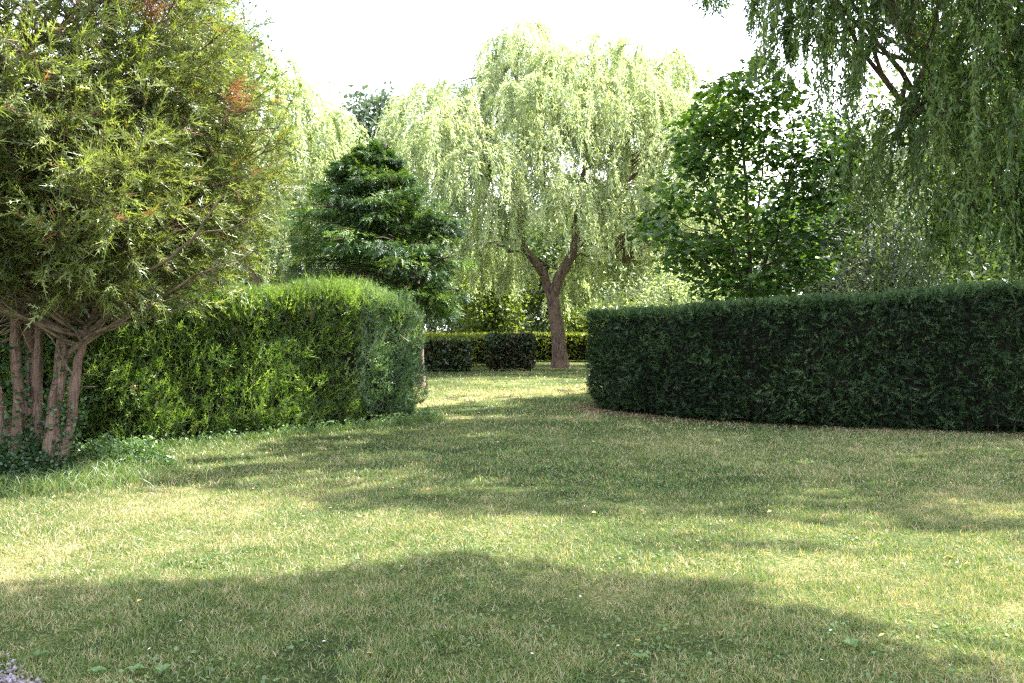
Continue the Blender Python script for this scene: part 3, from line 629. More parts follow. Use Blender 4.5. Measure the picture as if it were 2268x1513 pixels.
def Renv(z, az):
    r = np.interp(z, [1.5, 1.9, 2.2, 2.6, 3.2, 4.2, 5.2, 6.5, 8, 9.4], [1.9, 2.35, 2.6, 2.78, 2.85, 2.8, 2.65, 2.3, 1.4, .2])
    return (r - .30) * (1 + .09 * np.sin(az * 5 + z * 2) + .06 * np.sin(az * 11 - z * 3))
nb = 560
si = rng.integers(0, 6, nb); tz = rng.random(nb)
A0 = np.array([[np.interp(8.8 + t_ * 12.1, np.arange(22), stems[s][:, c]) for c in range(3)] for s, t_ in zip(si, tz)])
az = rng.random(nb) * 2 * np.pi
az[:300] = np.radians(-135 + rng.random(300) * 175)             # more limbs on the sides that show
zt = np.clip(A0[:, 2] + rng.normal(.75, .4, nb), 2.1, 9.2)
re = Renv(zt, az) * (.72 + .28 * rng.random(nb))
A1 = np.column_stack([cc[0] + np.cos(az) * re, cc[1] + np.sin(az) * re, zt])
mid = (A0 + A1) / 2 + np.column_stack([rng.normal(0, .1, (nb, 2)), -.02 - .12 * rng.random(nb)])
tt_ = np.linspace(0, 1, 8)[None, :, None]
BP = (1 - tt_) ** 2 * A0[:, None] + 2 * tt_ * (1 - tt_) * mid[:, None] + tt_ ** 2 * A1[:, None]
BP[:, 1:-1] += rng.normal(0, .02, (nb, 6, 3))
Rb = np.linspace(1, .22, 8)[None] * (.012 + .016 * rng.random((nb, 1)))
V, Q_ = tubes(BP, Rb, 5); mesh("branches", V, [Q_], M_twig, conifer, smooth=True)["kind"] = "stuff"
nt2 = 13; n = nb * nt2
u_ = .30 + .70 * rng.random((nb, nt2)) ** .75; ii = np.minimum((u_ * 7).astype(int), 6); ff = (u_ * 7 - ii)[..., None]; rr = np.arange(nb)[:, None]
TP = (BP[rr, ii] * (1 - ff) + BP[rr, ii + 1] * ff).reshape(-1, 3); TT = nrm((BP[rr, ii + 1] - BP[rr, ii]).reshape(-1, 3))
TD = nrm(TT * .9 + .62 * rng.normal(size=(n, 3)) + np.array([0, 0, .10])); TL = .22 + .42 * rng.random(n)
T3 = np.stack([TP, TP + TD * (TL * .5)[:, None] + [0, 0, -.02], TP + TD * TL[:, None] + np.array([0, 0, .03])], 1)
V, Q_ = tubes(T3, np.array([[.006, .004, .002]]).repeat(n, 0), 3); mesh("twigs", V, [Q_], M_twig, conifer)["kind"] = "stuff"
ns = 12; P = []; 
f = (.15 + .85 * rng.random((n, ns)) ** .6)[..., None]
SP = (T3[:, None, 0] * (1 - f) + T3[:, None, 2] * f).reshape(-1, 3); SD = nrm(np.repeat(TD, ns, 0) * .9 + .5 * rng.normal(size=(n * ns, 3)) + np.array([0.12, -.1, -.05]))
rad = np.linalg.norm(SP[:, :2] - cc, axis=1); azs = np.arctan2(SP[:, 1] - cc[1], SP[:, 0] - cc[0]); q = rad / Renv(SP[:, 2], azs)
keep = (rng.random(len(SP)) < np.clip((q - .30) * 1.7, .04, 1)) & (q < 1.13) & (SP[:, 2] > 1.74 + .5 * (SP[:, 0] < -4.9) * rng.random(len(SP)))
SP, SD, q = SP[keep], SD[keep], q[keep]; n = len(SP); print("conifer sprays", n)
ti = .22 + .62 * rng.random(n) * (.5 + .8 * vnoise(SP, .5)) + .1 * (q > .85)
ti += .08; ti[(rng.random(n) < .03)] = -.3
for px, py in ((345, 30), (525, 220), (350, 10)):              # rust-brown dead sprays
    c = at(px, py, 7.2); dd = np.linalg.norm((1134 + F * SP[:, [0]] / SP[:, [1]] - px) / 28, axis=1) ** 2 + ((728 - (SP[:, 2] - CAMH) * F / SP[:, 1] - py) / 32) ** 2
    ti[(dd < 1) & (SP[:, 1] < 9)] = -.5
SN = nrm(rng.normal(size=(n, 3)) + [.1, -.5, .8])
V, Fs, ti = tile_multi(SPR_C, SP, SD, SN, .14 + .13 * rng.random(n), ti)
mesh("foliage", V, Fs, M_thuja, conifer, tint=ti)
lw = [([at(150, 790, 8.75), at(205, 738, 8.6), at(300, 690, 8.4), at(400, 655, 8.2)], .026, .008), ([at(152, 700, 8.8), at(260, 630, 8.4), at(400, 560, 8), at(500, 430, 7.8)], .028, .007), ([at(90, 700, 8.9), at(120, 640, 8.7), at(180, 590, 8.5), at(215, 480, 8.3)], .024, .008),
      ([at(152, 650, 8.8), at(230, 600, 8.6), at(330, 560, 8.2), at(430, 500, 7.9)], .022, .006), ([at(180, 760, 8.8), at(300, 690, 8.6), at(420, 620, 8.3), at(560, 560, 8.1)], .024, .006), ([at(35, 660, 8.9), at(15, 610, 8.7), at(-20, 560, 8.5)], .02, .008),
      ([at(40, 640, 9), at(70, 590, 8.8), at(110, 500, 8.4), at(120, 400, 8.2)], .02, .008), ([at(190, 740, 8.9), at(270, 720, 8.7), at(360, 700, 8.5), at(470, 640, 8.3)], .018, .005), ([at(200, 690, 9), at(330, 600, 8.6), at(460, 520, 8.2), at(590, 470, 8)], .02, .005)]
limb_mesh(lw, M_twig, conifer, "low_limbs", 6, 14, .12)
# dead hooked twig between the stems
limb_mesh([([at(160, 830, 8.6), at(140, 800, 8.5), at(118, 755, 8.4), at(100, 735, 8.4)], .012, .006), ([at(185, 828, 8.8), at(215, 831, 8.8)], .008, .004), ([at(185, 856, 8.8), at(213, 857, 8.8)], .008, .004),
           ([at(45, 775, 8.9), at(75, 745, 8.8), at(100, 705, 8.7)], .01, .004), ([at(160, 755, 8.9), at(200, 728, 8.9), at(250, 700, 8.9), at(330, 690, 8.9)], .022, .01)], M_twig, conifer, "dead_twigs", 5, 8)

# --- layered dark conifer behind the left hedge
def layered(name, label, base, trunkp, cx, cy, prof, nbr, nspr, size, mat, bark, flatn=.9, droop=.18, r0=.16, tint=(.1, .8)):
    root = thing(name, label, "tree", base)
    V, Q_ = flare(trunkp, r0, r0 * 1.5, 10, 20); mesh("trunk", V, [Q_], bark, root, smooth=True)
    zs = np.array([p[0] for p in prof]); rs = np.array([p[1] for p in prof])
    TPth = smooth_path(trunkp, 40)
    z = zs[0] + (zs[-1] - zs[0]) * rng.random(nbr); z = z.clip(zs[0], zs[-1])
    az = rng.random(nbr) * 2 * np.pi
    r = np.interp(z, zs, rs) * (.58 + .46 * rng.random(nbr)) * (1 + .05 * np.sin(az * 3 + z * 1.7))
    A0 = TPth[np.argmin(np.abs(TPth[None, :, 2] - (z[:, None] - .25 * r[:, None])), 1)]
    A1 = np.column_stack([cx + np.cos(az) * r, cy + np.sin(az) * r, z - droop * r * .3])
    mid = (A0 + A1) / 2 + np.column_stack([np.zeros((nbr, 2)), .22 * r])
    t_ = np.linspace(0, 1, 8)[None, :, None]; BP = (1 - t_) ** 2 * A0[:, None] + 2 * t_ * (1 - t_) * mid[:, None] + t_ ** 2 * A1[:, None]
    V, Q_ = tubes(BP, np.linspace(1, .2, 8)[None] * np.full((nbr, 1), .028), 4); mesh("branches", V, [Q_], M_bark_d, root)["kind"] = "stuff"
    n = nbr * nspr; u_ = (.25 + .75 * rng.random((nbr, nspr)) ** .7); ii = np.minimum((u_ * 7).astype(int), 6); ff = (u_ * 7 - ii)[..., None]; rr = np.arange(nbr)[:, None]
    P = (BP[rr, ii] * (1 - ff) + BP[rr, ii + 1] * ff).reshape(-1, 3); T = nrm((BP[rr, ii + 1] - BP[rr, ii]).reshape(-1, 3))
    side = nrm(np.cross(T, [0, 0, 1.])) * (rng.random((n, 1)) * 2 - 1)
    wd = (.12 + .34 * (1 - u_.reshape(-1))) * np.repeat(r, nspr)
    P = P + side * (wd * .8)[:, None] + np.column_stack([np.zeros((n, 2)), -np.abs(wd) * (.10 + .35 * rng.random(n))])
    D = nrm(T * .8 + side * 1.0 + rng.normal(0, .38, (n, 3)) + [0, 0, -.15])
    Nn = nrm(np.column_stack([rng.normal(0, .6, (n, 2)), np.full(n, flatn)]))
    bt = np.repeat(rng.random(nbr), nspr)
    ti = tint[0] + (tint[1] - tint[0]) * (.45 * rng.random(n) + .65 * bt)
    V, Fs, ti = tile_multi(SPR_F, P, D, Nn, size * (.6 + .8 * rng.random(n)), ti)
    V[:, 2] = np.maximum(V[:, 2], .05)
    mesh("foliage", V, Fs, mat, root, tint=ti)
    return root
d = 22.0; tb = at(932, 800, d) * [1, 1, 0]
layered("fir_tree", "dark green conifer with flat layered boughs behind the shaggy cypress hedge", tb, [tb, at(932, 745, d), at(934, 690, d), at(910, 560, d), at(875, 430, d), at(850, 345, d)], -3.9, 22.0,
        [(2.0, 2.3), (2.5, 2.75), (3.2, 2.85), (4.0, 2.7), (4.8, 2.35), (5.5, 1.75), (6.1, 1.0), (6.6, .3)], 240, 125, .27, M_dark, M_bark_p, tint=(.0, .9), r0=.09)
sb = np.array([-4.55, 28.5, 0.])
layered("spruce_tree", "narrow dark spruce whose tip shows above the layered conifer", sb, [sb, sb + [0, 0, 3], sb + [0, 0, 6], sb + [0, 0, 8.1]], sb[0], sb[1], [(2, 1.9), (4, 1.6), (6, 1.0), (7.4, .45), (8.1, .08)], 130, 30, .3, M_dark, M_bark_d, tint=(-.1, .3))

# --- maple behind the right hedge
ob = np.array([[0, 0], [.10, .12], [-.02, .42], [.22, .34], [.30, .50], [.42, .30], [.62, .46], [.66, .22], [1.0, 0]])
poly = np.vstack([ob, (ob[1:-1] * [1, -1])[::-1]])
mv = np.column_stack([poly, .10 * np.abs(poly[:, 1]) - .10 * poly[:, 0] ** 2]); nv = len(mv)
mv = np.vstack([mv, [.42, 0, .02]])
mf = np.array([[nv, i, (i + 1) % nv] for i in range(nv)])
maple_leaf = (mv, mf)
sv = np.array([[0, 0, 0], [.1, .42, -.02], [.45, .22, .03], [.62, .46, -.04], [1, 0, -.10], [.62, -.46, -.04], [.45, -.22, .03], [.1, -.42, -.02]])
sf = np.array([[0, 1, 2], [2, 3, 4], [0, 2, 6], [2, 4, 6], [4, 5, 6], [0, 6, 7]])
mb = at(1665, 800, 18.3) * [1, 1, 0]
maple = thing("maple_tree", "bushy dark green maple with broad leaves rising behind the clipped hedge", "tree", mb)
ms = []
for pts, r in [([mb, at(1662, 620, 18.3), at(1650, 430, 18.3), at(1645, 300, 18.3), at(1645, 190, 18.3)], .075), ([mb + [.15, 0, 0], at(1690, 600, 18.2), at(1720, 520, 18.1), at(1745, 400, 18), at(1760, 260, 18)], .06),
               ([mb + [-.1, 0, 0], at(1640, 620, 18.4), at(1610, 520, 18.5), at(1560, 400, 18.6), at(1540, 300, 18.6)], .05), ([mb + [.2, 0, 0], at(1710, 610, 18.5), at(1780, 500, 18.8), at(1830, 380, 19)], .05), ([mb, at(1660, 600, 18.8), at(1680, 450, 19.6), at(1690, 300, 20)], .05)]:
    ms.append((pts, r, .012))
limb_mesh(ms, M_bark_d, maple, "trunk", 7, 16)
mn = np.concatenate([smooth_path(p, 16)[3:] for p, _, _ in ms])
mc = []
for px, py, r in [(1650, 175, .42), (1600, 215, .45), (1690, 230, .5), (1560, 265, .5), (1740, 215, .35), (1640, 280, .6), (1520, 300, .4), (1790, 270, .4), (1840, 300, .45), (1580, 340, .6), (1700, 330, .6), (1780, 350, .5), (1850, 370, .4), (1870, 330, .3), (1530, 370, .4),
                  (1630, 400, .6), (1740, 420, .6), (1830, 440, .45), (1500, 430, .4), (1460, 470, .35), (1550, 460, .5), (1680, 480, .6), (1790, 500, .5), (1470, 530, .4), (1540, 540, .5), (1620, 540, .6), (1850, 530, .35), (1730, 560, .6), (1490, 580, .35), (1570, 600, .5), (1650, 620, .6), (1740, 630, .5), (1800, 590, .45), (1600, 640, .4), (1700, 650, .45), (1440, 500, .25), (1890, 480, .25)]:
    for q in range(2):
        mc.append((at(px + rng.normal(0, 12), py + rng.normal(0, 8), 18.3 + (q - .5) * 2.1 + rng.normal(0, .4)), r))
limb_mesh([([mn[np.argmin(np.linalg.norm(mn - c, axis=1) + 1.5 * np.maximum(0, mn[:, 2] - c[2] + .4))], None, c], .02, .006) if False else
           ([mn[np.argmin(np.linalg.norm(mn - c, axis=1) + 1.5 * np.maximum(0, mn[:, 2] - c[2] + .4))], c * .5 + .5 * mn[np.argmin(np.linalg.norm(mn - c, axis=1) + 1.5 * np.maximum(0, mn[:, 2] - c[2] + .4))] + [0, 0, -.08], c], .022, .006) for c, r in mc], M_bark_d, maple, "branches", 4, 7, .1)
C = np.array([c for c, r in mc]); R = np.array([r for c, r in mc]); n = 8800
k = rng.choice(len(C), n, p=R ** 2 / (R ** 2).sum()); dd = rdir(n); P = C[k] + dd * (R[k] * rng.random(n) ** .4 * 1.15)[:, None] * [1.15, 1.15, .62]
P[:, 2] = np.round((P[:, 2]) / .17) * .17 + rng.normal(0, .035, n)
Xd = nrm(np.column_stack([dd[:, :2] + rng.normal(0, .5, (n, 2)), rng.normal(-.35, .25, n)])); Nn = nrm(np.column_stack([rng.normal(0, .38, (n, 2)), np.ones(n)]))
sz = .15 * (.6 + .7 * rng.random(n)); ti = .1 + .75 * rng.random(n) + .25 * (P[:, 2] > 6)
order = np.argsort(P[:, 1] - .3 * sz * 10); vis = order[:300]; rest = order[300:]
V, Fo = tile(sv, sf, P[rest], Xd[rest], Nn[rest], sz[rest]); mesh("foliage", V, [Fo], M_maple, maple, tint=np.repeat(ti[rest], len(sv)))["kind"] = "stuff"
lmeshes = []
for v in range(5):
    me = bpy.data.meshes.new("leaf"); vv = mv.copy(); vv[:, 2] += rng.normal(0, .02, len(vv)); me.from_pydata(vv.tolist(), [], mf.tolist()); me.materials.append(M_maple)
    a = me.attributes.new("tint", 'FLOAT', 'POINT'); a.data.foreach_set("value", np.full(len(vv), .15 + .17 * v, np.float32)); lmeshes.append(me)
from mathutils import Matrix
inv = Matrix.Translation(-maple.location)
for q in vis:
    X_ = Xd[q]; Y_ = nrm(np.cross(Nn[q], X_)); Z_ = np.cross(X_, Y_)
    o = bpy.data.objects.new("leaf", lmeshes[int(rng.integers(0, 5))]); COL.objects.link(o); o.parent = maple; o.matrix_parent_inverse = inv
    s = float(sz[q]); Mx = Matrix([[X_[0] * s, Y_[0] * s, Z_[0] * s, P[q][0]], [X_[1] * s, Y_[1] * s, Z_[1] * s, P[q][1]], [X_[2] * s, Y_[2] * s, Z_[2] * s, P[q][2]], [0, 0, 0, 1]])
    o.matrix_basis = Mx

# --- broadleaf / background trees and shrubs made of leafy boughs
def broad(name, label, base, h, rx, n, size, mat, bark=M_bark_d, nclump=34, clear=.25, trunk_r=None, shape='round', cat="tree", asp=.6, group=None, ry=None, tint=(.1, .8), lean=(0, 0)):
    root = thing(name, label, cat, base, group); base = np.array([base[0], base[1], 0.]); ry = ry or rx
    tr = trunk_r or .022 * h
    top = base + [lean[0], lean[1], h * .82]
    if cat == "tree":
        limb_mesh([([base - [0, 0, .1], base * .6 + top * .4 + rng.normal(0, .01 * h, 3), top], tr, tr * .25)], bark, root, "trunk", 8, 14)
    zc = h * (1 + clear) / 2; rz = h * (1 - clear) / 2
    cs = []
    for q in range(nclump):
        d_ = rdir(1)[0]; f_ = rng.random() ** .45
        p = np.array([base[0] + lean[0] * .8 + d_[0] * rx * f_ * .82, base[1] + lean[1] * .8 + d_[1] * ry * f_ * .82, zc + d_[2] * rz * f_ * .86])
        if shape == 'cone': s_ = 1.25 - (p[2] / h); p[0] = base[0] + (p[0] - base[0]) * s_; p[1] = base[1] + (p[1] - base[1]) * s_
        cs.append(p)
    cs = np.array(cs); cr_ = (.26 + .16 * rng.random(nclump)) * min(rx, rz)
    limb_mesh([([base * (1 - min(.85, c[2] / h * .75)) + top * min(.85, c[2] / h * .75), (base * .4 + top * .6) * .35 + c * .65, c], tr * .35, tr * .06) for c in cs], bark, root, "branches", 4, 6, .1)
    k = rng.integers(0, nclump, n); dd = rdir(n); P = cs[k] + dd * (cr_[k] * (.35 + .65 * rng.random(n) ** .5) * (1 + .35 * rng.normal(size=n)).clip(.3, 1.6))[:, None]
    P[:, 2] = np.maximum(P[:, 2], .08)
    ti = tint[0] + (tint[1] - tint[0]) * (.6 * rng.random(n) + .4 * rng.random(nclump)[k])
    sz = size * (.6 + .8 * rng.random(n))
    V, Fo = tile(LEAF[0], LEAF[1], P, nrm(dd * .5 + rng.normal(size=(n, 3)) + [0, 0, -.3]), nrm(rng.normal(size=(n, 3)) + [0, 0, .9]), np.stack([sz, sz * asp, sz], -1))
    mesh("foliage", V, [Fo], mat, root, tint=np.repeat(ti, 4))
    return root

# shade tree just outside the right edge of the frame: its shadow lies across the foreground
SHT = thing("ash_tree", "broad leafy tree standing off the right edge of the lawn, its shadow across the foreground", "tree", (9.6, 4.0, 0))
bs = np.array([9.6, 4.0, 0.])
limb_mesh([([bs - [0, 0, .1], bs + [-.1, 0, 3], bs + [-.8, 0, 5.5], bs + [-2.2, .3, 8]], .26, .14), ([bs + [-.8, 0, 5.5], bs + [-3, .5, 7.6], bs + [-5.5, 1, 9.2]], .13, .05), ([bs + [-1.4, .1, 6.5], bs + [-3, -1.0, 8], bs + [-4.6, -1.6, 9.4]], .12, .04)], M_bark_d, SHT, "trunk", 9, 16)
gc = []; offz = 1 / math.tan(SUN_EL)
for gx, gy, r in [(-3.0, 4.5, .55), (-2.3, 4.35, .7), (-1.6, 4.5, .7), (-.9, 4.7, .75), (-.3, 5.0, .65), (-.45, 5.45, .3), (.3, 4.65, .65), (.8, 4.65, .5), (1.15, 4.75, .35), (1.4, 4.1, .5), (1.85, 3.6, .4), (-2.6, 3.5, .7), (-1.7, 3.5, .7), (-.8, 3.6, .75), (.2, 3.7, .75), (1.0, 3.5, .7), (-2.2, 2.6, .8), (-1, 2.5, .9), (.4, 2.6, .9), (1.3, 2.6, .6), (-1.2, 4.1, .7), (-.2, 4.2, .7), (-2.9, 4.0, .6), (.6, 4.1, .6)]:
    z = 7.2 + 2.6 * rng.random(); gc.append((np.array([gx + S.x / S.z * z, gy + S.y / S.z * z, z]), r))
C = np.array([c for c, r in gc]); R = np.array([r for c, r in gc])
limb_mesh([([bs + [-1.2, .1, 6.2], (bs + [-1.2, .1, 6.2]) * .5 + c * .5 + [0, 0, -.2], c], .05, .012) for c in C], M_bark_d, SHT, "branches", 4, 7, .1)
n = 23000; k = rng.choice(len(C), n, p=R ** 2 / (R ** 2).sum()); P = C[k] + rdir(n) * (R[k] * rng.random(n) ** .33)[:, None]; sz = .12 * (.6 + .7 * rng.random(n))
V, Fo = tile(LEAF[0], LEAF[1], P, rdir(n), nrm(rng.normal(size=(n, 3)) + [0, 0, 1.0]), np.stack([sz, sz * .6, sz], -1)); mesh("foliage", V, [Fo], M_maple, SHT, tint=np.repeat(rng.random(n), 4))

# small-leaved tree peeping out above the left conifer
broad("birch_tree", "small leaved tree whose crown shows against the sky above the left conifer", (-5.9, 15.5), 9.4, 2.0, 4200, .09, M_maple, nclump=40, clear=.45, asp=.65, tint=(.1, .7))
# thicket right of the maple
broad("shrub", "dull grey green shrub between the maple and the hanging willow", (8.3, 17.6), 4.4, 1.9, 9000, .11, M_far_grey, nclump=46, clear=.02, cat="shrub", asp=.4, tint=(-.2, .5))
broad("shrub", "dark low shrub behind the right end of the clipped hedge", (11.5, 19.5), 4.0, 2.6, 7000, .15, M_far, nclump=40, clear=.0, cat="shrub", tint=(-.2, .4))
broad("shrub", "pale leafy bush between the maple and the central willow's right side", (5.5, 27.5), 3.9, 2.6, 7000, .16, M_willow, nclump=36, clear=.0, cat="shrub", asp=.4)
broad("olive_tree", "silvery green loose tree behind the maple's right side", (11.6, 27), 9.0, 3.6, 15000, .17, M_far_grey, nclump=60, clear=.08, asp=.35, tint=(.2, 1.0))
broad("broadleaf_tree", "tall pale tree behind the hanging willow curtain at right", (17, 30), 12.0, 5.0, 16000, .26, M_far, nclump=60, clear=.05, tint=(.2, 1.0))
broad("shrub", "yellow green bush seen right of the dark layered conifer", (-1.3, 41.5), 6.2, 2.6, 8500, .22, M_far_yel, nclump=40, clear=.05, cat="shrub", asp=.6, tint=(.0, .9))
broad("shrub", "grey green bush just above the long low hedge", (-2.9, 47), 3.9, 2.6, 7000, .2, M_far_grey, nclump=36, clear=.0, cat="shrub", asp=.5, tint=(.0, .9))
broad("shrub", "pale bush above the dark hedge block", (.2, 50), 3.4, 2.4, 6000, .2, M_far_grey, nclump=30, clear=.0, cat="shrub", asp=.5, tint=(.3, 1.0))
broad("shrub", "low bright bush behind the layered conifer's trunk", (-6.2, 36.5), 3.2, 2.4, 6000, .2, M_far_yel, nclump=30, clear=.0, cat="shrub", asp=.5, tint=(.1, .9))
broad("broadleaf_tree", "loose green tree filling the view behind the forked willow's crown", (3.0, 46), 11.0, 5.2, 15000, .26, M_far, nclump=60, clear=.03, tint=(.2, .9))
broad("shrub", "bright bush behind the yellow green hedge, right of the forked trunk", (4.6, 42), 3.8, 3.0, 7000, .2, M_far_yel, nclump=34, clear=.0, cat="shrub", asp=.5, tint=(.1, .9))
# far wall of trees
far = [(-11.6, 62, 21.5, 4.4, M_far_blue), (-21, 66, 19, 7, M_far), (-30, 60, 19, 8, M_far), (-6.5, 66, 15.5, 5.5, M_far_blue), (1.5, 66, 12, 5.5, M_far_blue), (8, 60, 12, 5.5, M_far), (14, 58, 13.5, 6, M_far), (21, 56, 15, 6.5, M_far_blue),
       (29, 54, 17, 7, M_far), (38, 56, 18, 8, M_far), (-40, 52, 19, 8, M_far), (-16, 44, 11, 5, M_far), (-23, 40, 13, 6, M_far), (24, 40, 12, 6, M_far)]
labs = ["tall bluish tree whose top shows in the sky gap left of the central willow", "tall green tree far behind the left willow", "tall tree far behind the left conifer's foliage", "hazy bluish tree far behind the layered conifer", "hazy bluish tree far behind the gap in the hedges",
        "green tree far behind the central willow's right half", "green tree far behind the maple", "bluish tree far behind the maple's right side", "far green tree behind the hanging willow curtain", "farthest right green tree behind the hanging willow", "tall far tree hidden behind the left conifer's stems",
        "mid-sized tree behind the left willow's trunk", "mid-sized tree behind the left conifer", "round tree behind the right willow's trunk"]
for (x, y, h, r, mt), lb in zip(far, labs):
    broad("broadleaf_tree", lb, (x, y), h, r, 12000 if h > 21 else 6500, .42, mt, nclump=60 if h > 21 else 38, clear=.04, group="trees closing the view behind the lawn")

n = 26000; x = rng.uniform(-110, 110, n); y = 82 + rng.normal(0, 3, n); tp = 9 + 5 * vn2(x, y * 0, 9) + 3 * vn2(x + 50, y * 0, 3)
P = np.column_stack([x, y, tp * rng.random(n) ** .7]); sz = .9 * (.6 + .8 * rng.random(n))
V, Fo = tile(LEAF[0], LEAF[1], P, rdir(n), nrm(rng.normal(size=(n, 3)) + [0, -.6, .6]), np.stack([sz, sz * .7, sz], -1)); V[:, 2] = np.maximum(V[:, 2], .05)
o = mesh("treeline", V, [Fo], M_far_blue, tint=np.repeat(rng.random(n), 4)); o["kind"] = "stuff"; o["label"] = "far off wood closing the view behind all the trees"; o["category"] = "wood"

# ================================================================== GROUND PLANTS
# ivy and weeds round the conifer's foot
def mound(name, label, cat, cx, cy, rx, ry, h, n, size, mat, asp, tint, up=.4):
    a = rng.random(n) * 2 * np.pi; f = np.sqrt(rng.random(n)); x = cx + rx * f * np.cos(a); y = cy + ry * f * np.sin(a)
    z = height(x, y) + .015 + h * (1 - f ** 2) * rng.random(n) ** .8 * (.4 + 1.0 * vn2(x, y, .2))
    P = np.column_stack([x, y, z]); sz = size * (.5 + rng.random(n))
    V, Fo = tile(LEAF[0], LEAF[1], P, nrm(rng.normal(size=(n, 3)) + [0, 0, up]), nrm(rng.normal(size=(n, 3)) + [0, -.5, .9]), np.stack([sz, sz * asp, sz], -1))
    V[:, 2] = np.maximum(V[:, 2], .01)
    o = mesh(name, V, [Fo], mat, tint=np.repeat(tint[0] + (tint[1] - tint[0]) * rng.random(n), 4)); o["kind"] = "stuff"; o["label"] = label; o["category"] = cat
mound("ivy", "dark small leaved ivy heaped round the foot of the conifer stems", "ivy", -5.35, 8.6, .65, .5, .42, 5500, .035, M_ivy, .8, (0, .8))
mound("undergrowth", "tangled low weeds left of the conifer stems at the left edge", "weeds", -6.0, 8.2, .9, .9, .35, 4500, .05, M_ivy, .6, (.0, .9))
mound("undergrowth", "pale green leafy weeds between the conifer stems and the hedge foot", "weeds", -4.55, 9.35, .6, .45, .38, 2600, .055, M_weed, .5, (.1, .9))
# ivy climbing the stems
P = []
for s_, hi in ((0, 1.4), (3, 1.7), (4, .8), (2, .6)):
    st_ = stems[s_]; n = 420; zz = .02 + (hi) * rng.random(n) ** 1.5; q = np.array([np.interp(zz, st_[:, 2], st_[:, c]) for c in (0, 1)]).T
    a = rng.random(n) * 2 * np.pi; P.append(np.column_stack([q + .12 * np.column_stack([np.cos(a), np.sin(a)]), zz]))
P = np.concatenate(P); n = len(P); V, Fo = tile(LEAF[0], LEAF[1], P, rdir(n), nrm(rng.normal(size=(n, 3)) + [.3, -1, .2]), np.stack([.04 + .02 * rng.random(n), .035 + .01 * rng.random(n), np.full(n, .04)], -1))
o = mesh("ivy", V, [Fo], M_ivy, tint=np.repeat(rng.random(n), 4)); o["kind"] = "stuff"; o["label"] = "ivy leaves climbing the lower conifer stems"; o["category"] = "ivy"
# taller grass and weeds along the foot of the left hedge and of the conifer
def long_grass(name, label, x, y, ln, wd, tint):
    n = len(x); az = rng.random(n) * 2 * np.pi; lean = np.abs(rng.normal(.35, .25, n)); L = ln * (.4 + .9 * rng.random(n))
    D = np.stack([np.cos(az) * np.sin(lean), np.sin(az) * np.sin(lean), np.cos(lean)], -1); side = nrm(np.cross(D, rng.normal(size=(n, 3)))) * wd
    base = np.stack([x, y, height(x, y) - .005], -1); m1 = base + D * (L * .4)[:, None]; hz = np.stack([np.cos(az), np.sin(az), 0 * az], -1)
    m2 = m1 + nrm(D + hz * .4) * (L * .35)[:, None]; tp = m2 + nrm(D * .5 + hz) * (L * .3)[:, None]
    V = np.stack([base - side, base + side, m1 + side, m1 - side, m2 + side * .7, m2 - side * .7, tp], 1).reshape(-1, 3); k = np.arange(n)[:, None] * 7
    o = mesh(name, V, [np.concatenate([k + [[0, 1, 2, 3]], k + [[3, 2, 4, 5]]]), k + [[5, 4, 6]]], M_grass, tint=np.repeat(tint(n), 7)); o["kind"] = "stuff"; o["label"] = label; o["category"] = "grass"
n = 9000; k = rng.integers(18, 78, n); xy = HL[k] + (HL[k + 1] - HL[k]) * rng.random((n, 1)); x = xy[:, 0] + .06 + np.abs(rng.normal(0, .16, n)); y = xy[:, 1] - .06 - np.abs(rng.normal(0, .16, n))
long_grass("grass_fringe", "longer unmown grass along the foot of the left hedge", x, y, .14, .003, lambda n: .05 + .5 * rng.random(n))
n = 6000; a = rng.random(n) * 2 * np.pi; r = 1 + .28 * rng.normal(size=n); long_grass("grass_fringe", "tall pale grass tufts round the foot of the conifer", -5.1 + .95 * r * np.cos(a), 8.45 + .75 * r * np.sin(a), .20, .0032, lambda n: .05 + .6 * rng.random(n))
n = 2200; k = rng.integers(30, 78, n); clump = vn2(HL[k][:, 0], HL[k][:, 1], .25); k = k[rng.random(n) < clump * 1.3]; n = len(k); xy = HL[k] + (HL[k + 1] - HL[k]) * rng.random((n, 1)); P = np.column_stack([xy[:, 0] + .04 + np.abs(rng.normal(0, .12, n)), xy[:, 1] - .04 - np.abs(rng.normal(0, .12, n)), .02 + .16 * rng.random(n)])
V, Fo = tile(LEAF[0], LEAF[1], P, nrm(rng.normal(size=(n, 3)) + [.2, -.2, .5]), nrm(rng.normal(size=(n, 3)) + [0, -.5, 1]), np.stack([.03 + .035 * rng.random(n), .02 + .025 * rng.random(n), np.full(n, .04)], -1)); V[:, 2] = np.maximum(V[:, 2], .01)
o = mesh("undergrowth", V, [Fo], M_weed, tint=np.repeat(.2 + .8 * rng.random(n), 4)); o["kind"] = "stuff"; o["label"] = "leafy weeds sprouting from the foot of the left hedge"; o["category"] = "weeds"

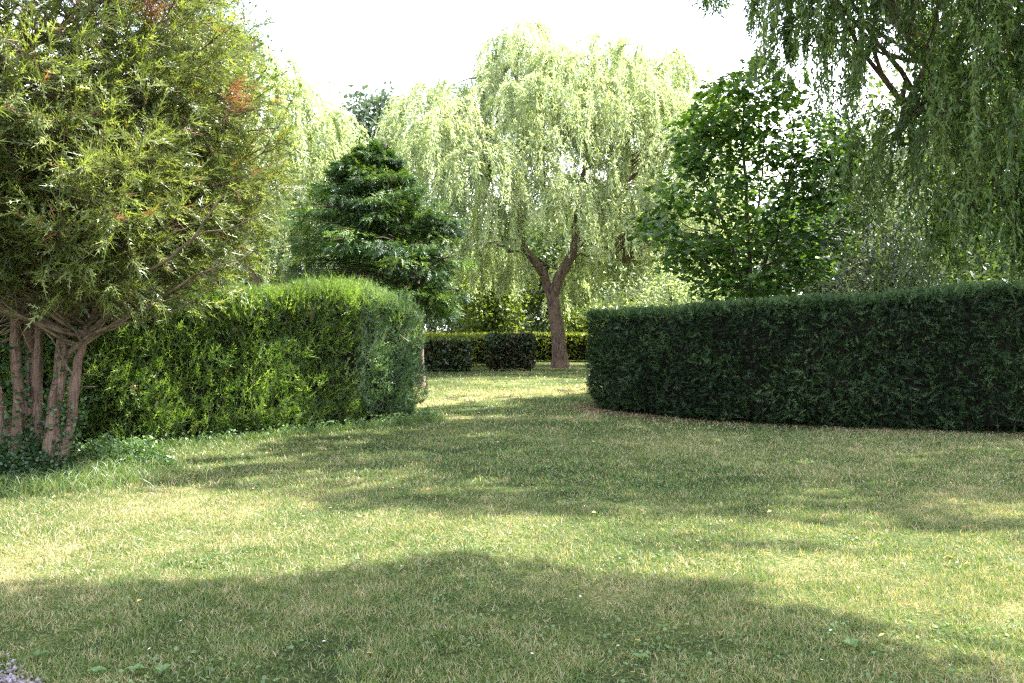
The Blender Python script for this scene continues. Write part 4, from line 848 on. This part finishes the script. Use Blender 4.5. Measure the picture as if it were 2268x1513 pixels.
# broad-leaved rosettes at the bottom edge
def rosette(x, y, n, L, label, tint, asp=.62):
    z = float(height(np.array([x]), np.array([y]))[0]); root = thing("plantain_plant", label, "plant", (x, y, z), "broad leaved weeds in the lawn")
    T = np.linspace(0, 1, 6); 
    for q in range(n):
        a = q * 2.4 + rng.random() * .5; l = L * (.7 + .5 * rng.random()); d_ = np.array([math.cos(a), math.sin(a), 0]); s_ = np.array([-math.sin(a), math.cos(a), 0])
        wv = np.sin(np.pi * T.clip(.0, .97) ** .8) * l * asp * .5 + .003; zc = .02 + .35 * l * np.sin(np.pi * T * .75); c_ = np.array([x, y, z]) + d_ * (l * T)[:, None]; c_[:, 2] += zc
        V = np.concatenate([c_ - s_ * wv[:, None] + [0, 0, .006], c_ - [0, 0, .004], c_ + s_ * wv[:, None] + [0, 0, .006]]); i_ = np.arange(5)[:, None]
        mesh("leaf", V, [np.concatenate([i_ + [[0, 1, 7, 6]], i_ + [[6, 7, 13, 12]]])], M_weed, root, tint=np.full(18, tint + .1 * rng.random()), smooth=True)
for px, py, n, L, lb, ti in [(207, 1508, 6, .07, "low rosette with a bright green leaf near the lower left corner", .6), (290, 1503, 5, .075, "greyish round leaved weed second from the lower left corner", .95), (353, 1506, 5, .07, "round leaved weed third from the lower left corner, in the shaded grass", .8),
                              (78, 1470, 3, .06, "small pointed weed at the edge of the gravel", .45), (1420, 1478, 6, .06, "pale weed clump at the bottom edge right of centre", .9), (1890, 1450, 4, .08, "coarse weed at the bottom edge in the right part of the shade", .5)]:
    d_ = CAMH * F / (py - 728); rosette((px - 1134) / F * d_, d_, n, L * .65, lb, ti * .7)
# a single red petal in the grass
d_ = CAMH * F / (1180 - 728); M_red = leaf_mat("red_petal", [(0, (.75, .03, .02)), (1, (.8, .05, .03))], trans=.2)
x_ = (1128 - 1134) / F * d_; V = np.array([[0, 0, 0], [.010, .005, .004], [.013, .016, .008], [.003, .022, .006], [-.008, .014, .007], [-.007, .004, .003], [.003, .011, -.001]]) + [x_, d_, .05]
o = mesh("red_petal", V, [np.array([[6, a, (a + 1) % 6] for a in range(6)])], M_red, tint=np.zeros(7)); o["label"] = "tiny red petal lying in the sunlit grass"; o["category"] = "petal"
